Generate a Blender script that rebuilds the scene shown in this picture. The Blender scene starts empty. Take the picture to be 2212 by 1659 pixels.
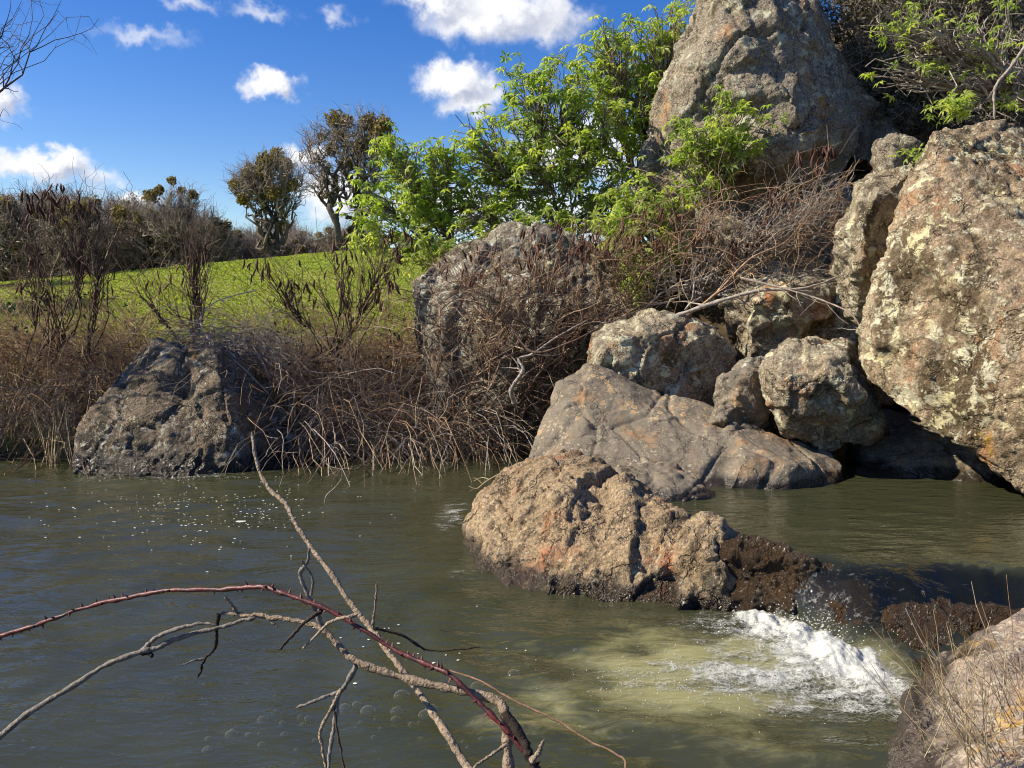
import bpy, bmesh, math, random
import numpy as np
from mathutils import Vector, Matrix
R = math.radians
scene = bpy.context.scene
col = scene.collection
RNG = np.random.default_rng(7)

# ------------------------------------------------------------------ camera
CAM_H = 1.6
FPX, CX, CY, HORIZON = 1790.0, 1106.0, 829.5, 640.0     # picture measured on a 2212 x 1659 grid
PITCH = math.atan((CY - HORIZON) / FPX)
cam_d = bpy.data.cameras.new('camera'); cam = bpy.data.objects.new('camera', cam_d); col.objects.link(cam)
cam.location = (0, 0, CAM_H); cam.rotation_euler = (R(90) - PITCH, 0, 0)
cam_d.sensor_width = 36.0; cam_d.lens = 36.0 * FPX / 2212.0; cam_d.clip_start = 0.05; cam_d.clip_end = 5000
scene.camera = cam
SA, CA = math.sin(PITCH), math.cos(PITCH)
def ray(px, py):
    u = (px - CX) / FPX; v = -(py - CY) / FPX
    return np.array([u, CA + v * SA, -SA + v * CA])
def P(px, py, Y):
    d = ray(px, py); return np.array([0, 0, CAM_H]) + d * (Y / d[1])
def onz(px, py, z):
    d = ray(px, py); return np.array([0, 0, CAM_H]) + d * ((z - CAM_H) / d[2])

# ------------------------------------------------------------------ sky and sun
SUN = np.array([-0.78, -0.09, 0.64]); SUN /= np.linalg.norm(SUN)
w = bpy.data.worlds.new('World'); scene.world = w; w.use_nodes = True
nt = w.node_tree; nt.nodes.clear()
def wn(t, **k):
    n = nt.nodes.new(t)
    for a, b in k.items(): setattr(n, a, b)
    return n
L = nt.links.new
w.cycles.sampling_method = 'MANUAL'; w.cycles.sample_map_resolution = 256
sky = wn('ShaderNodeTexSky', sky_type='NISHITA', sun_disc=False)
sky.sun_elevation = math.asin(SUN[2]); sky.sun_rotation = math.atan2(SUN[0], SUN[1])
sky.altitude = 300; sky.air_density = 1.0; sky.dust_density = 0.3; sky.ozone_density = 2.2
hsv = wn('ShaderNodeHueSaturation'); hsv.inputs['Saturation'].default_value = 1.42; hsv.inputs['Value'].default_value = 1.0
hsv.inputs['Hue'].default_value = 0.518
L(sky.outputs[0], hsv.inputs['Color'])
tc = wn('ShaderNodeTexCoord')
def vmath(op, a, b=None):
    n = wn('ShaderNodeVectorMath', operation=op)
    for i, x in enumerate((a, b)):
        if x is None: continue
        if hasattr(x, 'is_linked') or hasattr(x, 'links'): L(x, n.inputs[i])
        else: n.inputs[i].default_value = x
    return n
def fmath(op, a, b=None, c=None, clamp=False):
    n = wn('ShaderNodeMath', operation=op); n.use_clamp = clamp
    for i, x in enumerate((a, b, c)):
        if x is None: continue
        if hasattr(x, 'links'): L(x, n.inputs[i])
        else: n.inputs[i].default_value = x
    return n.outputs[0]
D = tc.outputs['Generated']
def wnoise(scale, detail, rough=0.55):
    n = wn('ShaderNodeTexNoise'); n.inputs['Scale'].default_value = scale; n.inputs['Detail'].default_value = detail
    n.inputs['Roughness'].default_value = rough; L(D, n.inputs['Vector']); return n
n1 = wnoise(9, 4, .6); n2 = wnoise(34, 4, .62)
o1 = vmath('SUBTRACT', n1.outputs['Color'], (.5, .5, .5)); o1 = vmath('MULTIPLY', o1.outputs[0], (.085, .085, .06))
o2 = vmath('SUBTRACT', n2.outputs['Color'], (.5, .5, .5)); o2 = vmath('MULTIPLY', o2.outputs[0], (.055, .055, .05))
Dd = vmath('ADD', D, o1.outputs[0]); Dd = vmath('ADD', Dd.outputs[0], o2.outputs[0])
clouds = []           # direction, half width, half height (tangent units), density
for px, py, hw, hh, den in [(1065, 22, 205, 62, 1.0), (1190, 40, 120, 60, .9), (930, -10, 120, 40, .9), (985, 165, 85, 50, 1.0), (1020, 205, 75, 50, 1.0),
        (580, 187, 66, 34, .95), (300, 82, 120, 24, .5), (405, 8, 60, 26, .55), (555, 18, 80, 24, .5),
        (717, 25, 55, 24, .5), (8, 198, 62, 48, .9), (110, 362, 130, 38, .95), (640, 345, 70, 34, .9),
        (735, 425, 110, 70, .9), (1260, 330, 190, 75, .9), (1080, 450, 320, 60, .9), (275, 432, 60, 32, .8),
        (1500, 380, 200, 80, .8), (700, 560, 500, 40, .5)]:
    d = ray(px, py); d = d / np.linalg.norm(d); clouds.append((d, hw / FPX, hh / FPX, den))
rc = random.Random(5)
for i in range(8):      # the same scattered cumulus goes on round the rest of the sky
    az = R(45 + rc.random() * 270); el = R(4 + 45 * rc.random() ** 1.5)
    d = np.array([math.sin(az) * math.cos(el), math.cos(az) * math.cos(el), math.sin(el)])
    s = .04 + .1 * rc.random(); clouds.append((d, s, s * .45, .9))
sx = wn('ShaderNodeSeparateXYZ'); L(Dd.outputs[0], sx.inputs[0])
azel = wn('ShaderNodeCombineXYZ'); L(fmath('ARCTAN2', sx.outputs['X'], sx.outputs['Y']), azel.inputs[0]); L(fmath('ARCSINE', sx.outputs['Z']), azel.inputs[1])
mask = None; shade = None
for d, hw, hh, den in clouds:
    az, el = math.atan2(d[0], d[1]), math.asin(d[2]); ce = math.cos(el) * (1 / np.linalg.norm(d))
    q = wn('ShaderNodeVectorMath', operation='MULTIPLY_ADD'); L(azel.outputs[0], q.inputs[0])
    q.inputs[1].default_value = (1 / hw, 1 / hh, 0); q.inputs[2].default_value = (-az / hw, -el / hh, 0)
    rr = vmath('LENGTH', q.outputs[0]).outputs['Value']
    m = wn('ShaderNodeMapRange', interpolation_type='SMOOTHSTEP'); L(rr, m.inputs[0])
    m.inputs[1].default_value = 1.25; m.inputs[2].default_value = .2 if den > .7 else 0.0
    m.inputs[3].default_value = 0; m.inputs[4].default_value = den
    mo = m.outputs[0]
    g = fmath('MULTIPLY', vmath('DOT_PRODUCT', q.outputs[0], (.6, -.8, 0)).outputs['Value'], mo)   # belly away from the sun
    mask = mo if mask is None else fmath('MAXIMUM', mask, mo)
    shade = g if shade is None else fmath('MAXIMUM', shade, g)
edge = wn('ShaderNodeMapRange', interpolation_type='SMOOTHSTEP'); L(mask, edge.inputs[0])
edge.inputs[1].default_value = .03; edge.inputs[2].default_value = .9
sh = wn('ShaderNodeMapRange', interpolation_type='SMOOTHSTEP'); L(fmath('ADD', shade, fmath('MULTIPLY', fmath('SUBTRACT', n2.outputs['Fac'], .5), .8)), sh.inputs[0])
sh.inputs[1].default_value = -.05; sh.inputs[2].default_value = .6
cmix = wn('ShaderNodeMix', data_type='RGBA'); L(sh.outputs[0], cmix.inputs['Factor'])
SKY = 0.088
cmix.inputs['A'].default_value = (.61 / SKY, .61 / SKY, .62 / SKY, 1); cmix.inputs['B'].default_value = (.27 / SKY, .30 / SKY, .39 / SKY, 1)
smix = wn('ShaderNodeMix', data_type='RGBA'); L(edge.outputs[0], smix.inputs['Factor'])
L(hsv.outputs[0], smix.inputs['A']); L(cmix.outputs['Result'], smix.inputs['B'])
bg = wn('ShaderNodeBackground'); bg.inputs['Strength'].default_value = SKY
L(smix.outputs['Result'], bg.inputs['Color'])
out = wn('ShaderNodeOutputWorld'); L(bg.outputs[0], out.inputs[0])

sun_d = bpy.data.lights.new('sun', 'SUN'); sun_d.energy = 5.0; sun_d.angle = R(.53); sun_d.color = (1, .89, .71)
sun = bpy.data.objects.new('sun', sun_d); col.objects.link(sun)
sun.rotation_euler = Vector(SUN).to_track_quat('Z', 'Y').to_euler(); sun.location = (-20, -8, 20)

scene.view_settings.view_transform = 'Standard'; scene.view_settings.look = 'None'
scene.view_settings.exposure = 0.8; scene.view_settings.gamma = 1.0
scene.render.engine = 'CYCLES'
scene.cycles.use_denoising = True; scene.cycles.pixel_filter_type = 'BLACKMAN_HARRIS'; scene.cycles.filter_width = 1.05; scene.cycles.max_bounces = 8; scene.cycles.transparent_max_bounces = 12
scene.cycles.diffuse_bounces = 3; scene.cycles.glossy_bounces = 3; scene.cycles.transmission_bounces = 4
scene.cycles.caustics_reflective = False; scene.cycles.caustics_refractive = False
scene.cycles.sample_clamp_indirect = 6.0

# ------------------------------------------------------------------ noise
_perm = np.random.default_rng(3).permutation(256); _perm = np.concatenate([_perm, _perm, _perm])
_g = np.random.default_rng(4).normal(size=(256, 3)); _g /= np.linalg.norm(_g, axis=1)[:, None]
def perlin(p):
    pi = np.floor(p).astype(np.int64); pf = p - pi; pi &= 255
    u = pf * pf * pf * (pf * (pf * 6 - 15) + 10); res = 0
    for dx in (0, 1):
        wx = u[:, 0] if dx else 1 - u[:, 0]; a = _perm[pi[:, 0] + dx]
        for dy in (0, 1):
            wy = u[:, 1] if dy else 1 - u[:, 1]; b = _perm[a + pi[:, 1] + dy]
            for dz in (0, 1):
                wz = u[:, 2] if dz else 1 - u[:, 2]; h = _perm[b + pi[:, 2] + dz] & 255
                g = _g[h]
                dot = g[:, 0] * (pf[:, 0] - dx) + g[:, 1] * (pf[:, 1] - dy) + g[:, 2] * (pf[:, 2] - dz)
                res = res + wx * wy * wz * dot
    return res * 1.6
def fbm(p, o=4, lac=2.1, gain=.5):
    r = 0; a = 1.0
    for i in range(o): r = r + a * perlin(p + 17.3 * i); p = p * lac; a *= gain
    return r
def ridged(p, o=3):
    r = 0; a = 1.0
    for i in range(o): r = r + a * (1 - 2 * np.abs(perlin(p + 9.1 * i))); p = p * 2.1; a *= .5
    return r
_wp = np.random.default_rng(9).random((256, 3)); _wg = np.random.default_rng(10).normal(size=(256, 3))
def worley_facets(p):
    """nearest cell: a random plane per cell (fractured blocks) and the F2-F1 distance (cracks)"""
    pi = np.floor(p).astype(np.int64); pf = p - pi
    f1 = np.full(len(p), 9.); f2 = np.full(len(p), 9.); p1 = np.zeros(len(p)); p2 = np.zeros(len(p))
    for dx in (-1, 0, 1):
        for dy in (-1, 0, 1):
            for dz in (-1, 0, 1):
                h = _perm[_perm[_perm[(pi[:, 0] + dx) & 255] + ((pi[:, 1] + dy) & 255)] + ((pi[:, 2] + dz) & 255)] & 255
                dv = pf - (_wp[h] + (dx, dy, dz)); d = np.sqrt((dv ** 2).sum(1))
                pl = (dv * _wg[h]).sum(1) + _wg[(h * 7 + 3) & 255][:, 0] * .35
                n1_ = d < f1; n2_ = d < f2
                p2 = np.where(n1_, p1, np.where(n2_, pl, p2)); f2 = np.where(n1_, f1, np.where(n2_, d, f2))
                p1 = np.where(n1_, pl, p1); f1 = np.where(n1_, d, f1)
    w_ = .5 + .5 * np.clip((f2 - f1) / .16, 0, 1)
    return p1 * w_ + p2 * (1 - w_), f2 - f1
def sstep(a, b, x):
    t = np.clip((x - a) / (b - a), 0, 1); return t * t * (3 - 2 * t)

# ------------------------------------------------------------------ mesh helpers
def mesh_np(name, V, F, attrs=None, smooth=True):
    V = np.asarray(V, dtype=np.float32); F = np.asarray(F, dtype=np.int32); n = F.shape[1]
    me = bpy.data.meshes.new(name)
    me.vertices.add(len(V)); me.vertices.foreach_set('co', V.ravel())
    me.loops.add(F.size); me.loops.foreach_set('vertex_index', F.ravel())
    me.polygons.add(len(F)); me.polygons.foreach_set('loop_start', np.arange(0, F.size, n, dtype=np.int32))
    me.polygons.foreach_set('use_smooth', np.full(len(F), smooth))
    for k, v in (attrs or {}).items():
        a = me.attributes.new(k, 'FLOAT', 'POINT'); a.data.foreach_set('value', np.asarray(v, dtype=np.float32))
    me.update(calc_edges=True); me.validate(); return me
def tag(o, label=None, cat=None, group=None, kind=None):
    for k, v in (('label', label), ('category', cat), ('group', group), ('kind', kind)):
        if v: o[k] = v
    return o
def link(name, me, mat=None, parent=None, loc=None):
    o = bpy.data.objects.new(name, me)
    if mat is not None and me is not None and not me.materials: me.materials.append(mat)
    col.objects.link(o)
    if parent is not None: o.parent = parent
    if loc is not None: o.location = tuple(loc)
    return o
def empty(name, loc):
    o = bpy.data.objects.new(name, None); col.objects.link(o); o.location = tuple(loc); o.empty_display_size = .1; return o
class Acc:
    """collects geometry for one mesh (quads or triangles)"""
    def __init__(s): s.V = []; s.F = []; s.r = []; s.n = 0
    def add(s, V, F, r):
        s.V.append(V); s.F.append(F + s.n); s.r.append(r); s.n += len(V)
    def link(s, name, mat, parent=None, origin=None, smooth=True):
        V = np.concatenate(s.V); F = np.concatenate(s.F); r = np.concatenate(s.r)
        if origin is None: origin = np.zeros(3)
        me = mesh_np(name, V - origin, F, {'rnd': r}, smooth)
        return link(name, me, mat, parent, None if parent is not None else origin)
def tubes(poly, rad, S=3, rnd=None):
    """poly N,K,3  rad N,K -> verts, quads, per-vertex random"""
    N, K, _ = poly.shape
    t = np.gradient(poly, axis=1); t /= np.linalg.norm(t, axis=2, keepdims=True) + 1e-9
    ref = np.where(np.abs(t[:, :1, 2:3]) > .8, np.array([1., 0, 0]), np.array([0, 0, 1.]))
    ref = np.broadcast_to(ref, t.shape)
    a = np.cross(t, ref); a /= np.linalg.norm(a, axis=2, keepdims=True) + 1e-9; b = np.cross(t, a)
    ang = np.arange(S) * 2 * math.pi / S
    V = poly[:, :, None, :] + rad[:, :, None, None] * (a[:, :, None, :] * np.cos(ang)[None, None, :, None] + b[:, :, None, :] * np.sin(ang)[None, None, :, None])
    idx = np.arange(N * K * S).reshape(N, K, S); nx = np.roll(idx, -1, axis=2)
    F = np.stack([idx[:, :-1], nx[:, :-1], nx[:, 1:], idx[:, 1:]], axis=-1).reshape(-1, 4)
    if rnd is None: rnd = RNG.random(N)
    return V.reshape(-1, 3), F, np.repeat(rnd, K * S)
def unit(v): return v / (np.linalg.norm(v, axis=-1, keepdims=True) + 1e-9)
def canes(start, d0, length, K=9, grav=0.0, wander=.25, rng=RNG):
    """N free-growing arching stems"""
    N = len(start); d = unit(d0); p = start.copy(); out = [p]
    st = (np.asarray(length) / (K - 1))[:, None] * np.ones((N, 1))
    for k in range(K - 1):
        d = unit(d + rng.normal(size=(N, 3)) * wander + np.array([0, 0, -1.]) * np.reshape(grav, (-1, 1)))
        p = p + d * st; out.append(p)
    return np.stack(out, 1)
def taper(N, K, r0, r1):
    r0 = np.broadcast_to(np.asarray(r0, float), (N,)); r1 = np.broadcast_to(np.asarray(r1, float), (N,))
    t = np.linspace(0, 1, K)[None]; return r0[:, None] * (1 - t) + r1[:, None] * t
def cluster(tips, k, rng):
    c = tips[rng.choice(len(tips), min(k, len(tips)), replace=False)].copy()
    for _ in range(2):
        d = ((tips[:, None] - c[None]) ** 2).sum(2); a = d.argmin(1)
        for j in range(len(c)):
            m = a == j
            if m.any(): c[j] = tips[m].mean(0)
    return c
def nearest(a, b):
    out = np.empty(len(a), int)
    for i in range(0, len(a), 2000): out[i:i + 2000] = ((a[i:i + 2000, None] - b[None]) ** 2).sum(2).argmin(1)
    return out
def ctree(bases, dir0, tips, ks, shrinks, radii, wander, rng, K=7):
    """stems grow from the bases through cluster centres to the tips; returns [(polylines, radii)] by level"""
    bases = np.atleast_2d(bases); b0 = bases.mean(0)
    levels = []; prev_poly = np.repeat(bases[:, None], K, 1); prev_t = np.broadcast_to(unit(np.asarray(dir0, float)), bases.shape); prev_end = bases
    nodes = [b0 + (cluster(tips, k, rng) - b0) * s for k, s in zip(ks, shrinks)] + [tips]
    for j, nd in enumerate(nodes):
        par = nearest(nd, prev_end) if j else rng.integers(0, len(bases), len(nd))
        ki = rng.integers(K // 2, K, len(nd)); p0 = prev_poly[par, ki]; t0 = prev_t[par]
        seg = nd - p0; ln = np.linalg.norm(seg, axis=1, keepdims=True)
        t0 = unit(t0 + unit(seg) * .6 + rng.normal(size=seg.shape) * .25) * ln; t1 = unit(seg + rng.normal(size=seg.shape) * ln * .35 + np.array([0, 0, .25]) * ln) * ln
        u = np.linspace(0, 1, K)[None, :, None]
        h = (2 * u**3 - 3 * u**2 + 1) * p0[:, None] + (u**3 - 2 * u**2 + u) * t0[:, None] + (-2 * u**3 + 3 * u**2) * nd[:, None] + (u**3 - u**2) * t1[:, None]
        wv = rng.normal(size=h.shape) * (ln * wander)[:, None]; wv[:, 0] = 0; wv[:, -1] *= .3; h = h + wv
        r0, r1 = radii[j], radii[j + 1]
        levels.append((h, taper(len(nd), K, r0 * rng.uniform(.75, 1.1, len(nd)), r1)))
        prev_poly, prev_end, prev_t = h, nd, unit(h[:, -1] - h[:, -2])
    return levels
def blob(n, ells, rng, hollow=.45):
    """points through a set of ellipsoids [(centre, (rx,ry,rz), weight)]"""
    wts = np.array([e[2] for e in ells], float); ch = rng.choice(len(ells), n, p=wts / wts.sum())
    d = unit(rng.normal(size=(n, 3))); r = (hollow + (1 - hollow) * rng.random(n)) ** .6
    c = np.array([e[0] for e in ells])[ch]; s = np.array([e[1] for e in ells])[ch]
    return c + d * s * r[:, None]

# ------------------------------------------------------------------ materials
class NB:
    def __init__(s, name):
        s.m = bpy.data.materials.new(name); s.m.use_nodes = True; s.t = s.m.node_tree; s.t.nodes.clear()
        s.out = s.t.nodes.new('ShaderNodeOutputMaterial')
    def n(s, t, **k):
        nd = s.t.nodes.new(t)
        for a, b in k.items(): setattr(nd, a, b)
        return nd
    def set(s, sock, v):
        if hasattr(v, 'links'): s.t.links.new(v, sock)
        elif isinstance(v, (tuple, list)) and len(v) == 3 and len(getattr(sock, 'default_value', (0, 0, 0))) == 4: sock.default_value = (*v, 1)
        else: sock.default_value = v
    def noise(s, vec, scale, detail=5, rough=.55, dist=0, out='Fac', ntype=None):
        nd = s.n('ShaderNodeTexNoise')
        s.set(nd.inputs['Vector'], vec); nd.inputs['Scale'].default_value = scale; nd.inputs['Detail'].default_value = detail
        nd.inputs['Roughness'].default_value = rough; nd.inputs['Distortion'].default_value = dist
        return nd.outputs[out]
    def vor(s, vec, scale, feature='F1', out='Distance', rnd=1.0):
        nd = s.n('ShaderNodeTexVoronoi', feature=feature); s.set(nd.inputs['Vector'], vec); nd.inputs['Scale'].default_value = scale
        nd.inputs['Randomness'].default_value = rnd
        return nd.outputs[out]
    def step(s, x, a, b, lo=0., hi=1.):
        nd = s.n('ShaderNodeMapRange', interpolation_type='SMOOTHSTEP'); s.set(nd.inputs[0], x)
        nd.inputs[1].default_value = a; nd.inputs[2].default_value = b; nd.inputs[3].default_value = lo; nd.inputs[4].default_value = hi
        return nd.outputs[0]
    def math(s, op, a, b=None, c=None, clamp=False):
        nd = s.n('ShaderNodeMath', operation=op); nd.use_clamp = clamp
        for i, x in enumerate((a, b, c)):
            if x is not None: s.set(nd.inputs[i], x)
        return nd.outputs[0]
    def mul(s, *a):
        r = a[0]
        for x in a[1:]: r = s.math('MULTIPLY', r, x)
        return r
    def mix(s, f, a, b, blend='MIX'):
        nd = s.n('ShaderNodeMix', data_type='RGBA', blend_type=blend)
        s.set(nd.inputs['Factor'], f); s.set(nd.inputs['A'], a); s.set(nd.inputs['B'], b); return nd.outputs['Result']
    def ramp(s, f, stops):
        nd = s.n('ShaderNodeValToRGB'); s.set(nd.inputs[0], f); e = nd.color_ramp.elements
        while len(e) > 1: e.remove(e[-1])
        e[0].position = stops[0][0]; e[0].color = (*stops[0][1], 1)
        for p, c in stops[1:]:
            q = e.new(p); q.color = (*c, 1)
        return nd.outputs[0]
    def vscale(s, vec, sc):
        nd = s.n('ShaderNodeVectorMath', operation='MULTIPLY'); s.set(nd.inputs[0], vec); nd.inputs[1].default_value = sc; return nd.outputs[0]
    def vadd(s, vec, b):
        nd = s.n('ShaderNodeVectorMath', operation='ADD'); s.set(nd.inputs[0], vec); s.set(nd.inputs[1], b); return nd.outputs[0]
    def bump(s, h, strength, dist, normal=None):
        nd = s.n('ShaderNodeBump'); s.set(nd.inputs['Height'], h); nd.inputs['Strength'].default_value = strength; nd.inputs['Distance'].default_value = dist
        if normal is not None: s.set(nd.inputs['Normal'], normal)
        return nd.outputs[0]
    def attr(s, name): nd = s.n('ShaderNodeAttribute', attribute_name=name); return nd.outputs['Fac']
    def bsdf(s, color, rough, normal=None, spec=.35):
        nd = s.n('ShaderNodeBsdfPrincipled'); s.set(nd.inputs['Base Color'], color); s.set(nd.inputs['Roughness'], rough)
        s.set(nd.inputs['Specular IOR Level'], spec)
        if normal is not None: s.set(nd.inputs['Normal'], normal)
        return nd
    def done(s, shader): s.t.links.new(shader, s.out.inputs['Surface']); return s.m
def rock_mat(name, c1, c2, c3, lichen=.5, lichen_c=(.50, .50, .40), lichen_s=9, moss=.35, moss_c=(.035, .028, .016), rust=.3, rust_c=(.30, .12, .04),
             wet=None, wet_c=(.016, .014, .013), bump=1.0, spots=None, yellow=0., off=0., smooth_rock=False, streak=(1, 1, 1), grain=1.0, strands=False):
    b = NB(name); tcd = b.n('ShaderNodeTexCoord'); v = b.vadd(tcd.outputs['Object'], (off, off * 1.7, off * .6))
    geo = b.n('ShaderNodeNewGeometry'); sep = b.n('ShaderNodeSeparateXYZ'); b.t.links.new(geo.outputs['Position'], sep.inputs[0]); z = sep.outputs['Z']
    vs = b.vscale(v, streak)
    warp = b.vadd(v, b.vscale(b.noise(v, 6, 4, .6, out='Color'), (.16, .16, .16)))
    big = b.noise(vs, 1.6, 6, .62, .3); mid = b.noise(vs, 6.5, 7, .66, .2); fine = b.noise(v, 46, 4, .8)
    c = b.ramp(b.math('ADD', b.mul(big, .55), b.mul(mid, .45)), [(.34, c1), (.47, c2), (.53, c2), (.66, c3)])
    c = b.mix(grain, c, b.ramp(fine, [(.32, (.30, .27, .25)), (.48, (.85, .84, .82)), (.58, (1.0, 1.0, 1.0)), (.70, (1.0, 1.0, 1.0))]), 'MULTIPLY')
    c = b.mix(b.step(fine, .56, .72, 0, grain), c, b.mix(1.0, c, (1.7, 1.65, 1.55), 'MULTIPLY'))
    # mineral grain
    gr = b.n('ShaderNodeRGBToBW'); b.t.links.new(b.vor(v, 85, out='Color'), gr.inputs[0]); c = b.mix(.35 * grain, c, gr.outputs[0], 'OVERLAY')
    if rust:
        m = b.mul(b.step(b.noise(b.vscale(vs, (1, 1, .7)), 2.7, 6, .65, .5), .62 - rust * .22, .74 - rust * .2), b.step(mid, .3, .6))
        c = b.mix(b.mul(m, .85), c, b.mix(b.noise(v, 22, 3), rust_c, tuple(x * 1.7 for x in rust_c)))
    if moss:
        m = b.mul(b.step(b.noise(vs, 2.1, 7, .68, .4), .63 - moss * .22, .70 - moss * .2), b.step(b.noise(v, 46, 4, .7), .32, .5))
        c = b.mix(b.mul(m, .92), c, b.mix(b.noise(v, 60, 2), moss_c, tuple(x * 2.4 for x in moss_c)))
    crk = b.vor(b.vadd(v, b.vscale(b.noise(v, 3, 5, .6, out='Color'), (.7, .7, .7))), 1.3 + (off * .37) % 1.4, 'DISTANCE_TO_EDGE')
    c = b.mix(b.step(crk, .018, .003, 0, .5), c, (.03, .024, .018))
    h_l = None
    if lichen:
        reg = b.step(b.noise(v, 1.9, 5, .6), .60 - lichen * .25, .72 - lichen * .2)
        pat = b.step(b.noise(warp, lichen_s, 8, .72), .60 - lichen * .10, .66 - lichen * .10)
        dots = b.step(b.vor(warp, lichen_s * 3.2), .33, .22)
        m = b.math('MAXIMUM', b.mul(reg, pat), b.mul(b.math('MULTIPLY', dots, b.step(b.noise(v, 5, 3), .42, .6)), .75))
        lc = b.mix(b.noise(v, 30, 4, .7), tuple(x * .62 for x in lichen_c), tuple(min(x * 1.25, .8) for x in lichen_c))
        lc = b.mix(b.step(b.noise(v, 3.3, 3), .48, .62), lc, tuple(np.array(lichen_c) * (1.0, .97, .80)))
        c = b.mix(b.mul(m, .9), c, lc); h_l = m
    if yellow:
        m = b.mul(b.step(b.noise(v, 2.8, 6, .7, .6), .66 - yellow * .15, .74 - yellow * .12), b.step(b.noise(v, 30, 5, .7), .4, .55)); c = b.mix(b.mul(m, .8), c, (.42, .25, .04))
    if spots:   # round crustose lichens with paler rims
        d = b.vor(b.vadd(v, b.vscale(b.noise(v, 18, 3, out='Color'), (.05, .05, .05))), spots[0]); reg = b.step(b.noise(v, 2.2, 4, .6), spots[1], spots[1] + .1)
        d2 = b.vor(v, spots[0] * 2.2)
        m = b.math('MAXIMUM', b.mul(b.step(d, .34, .27), reg), b.mul(b.step(d2, .30, .22), reg, .7))
        rim = b.mul(b.step(d, .20, .30), m); c = b.mix(b.mul(m, .85), c, b.mix(rim, (.36, .23, .11), (.52, .40, .24)))
    rough = .9
    if wet is not None:
        wz, wh = wet
        m = b.step(b.math('ADD', z, b.mul(b.math('SUBTRACT', b.noise(v, 5, 4), .5), wh * 1.6)), wz + wh, wz + wh * .45)
        c = b.mix(b.mul(m, .9), c, b.mix(.45, wet_c, b.mix(1.0, c, (.16, .14, .12), 'MULTIPLY'))); rough = b.math('MULTIPLY_ADD', m, -.68, .9)
    vb = b.vscale(v, (3.2, 3.2, .35)) if strands else v
    hb = b.math('ADD', b.mul(b.noise(vb, 9, 5, .68), 1.0), b.mul(b.noise(vb, 40, 4, .75), .55))
    hb = b.math('ADD', hb, b.mul(b.step(crk, .0, .03), .35))
    if h_l is not None: hb = b.math('ADD', hb, b.mul(h_l, .16))
    nrm = b.bump(hb, .9 * bump, .05)
    return b.done(b.bsdf(c, rough, nrm, .25 if wet is None else .4).outputs[0])

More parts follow.
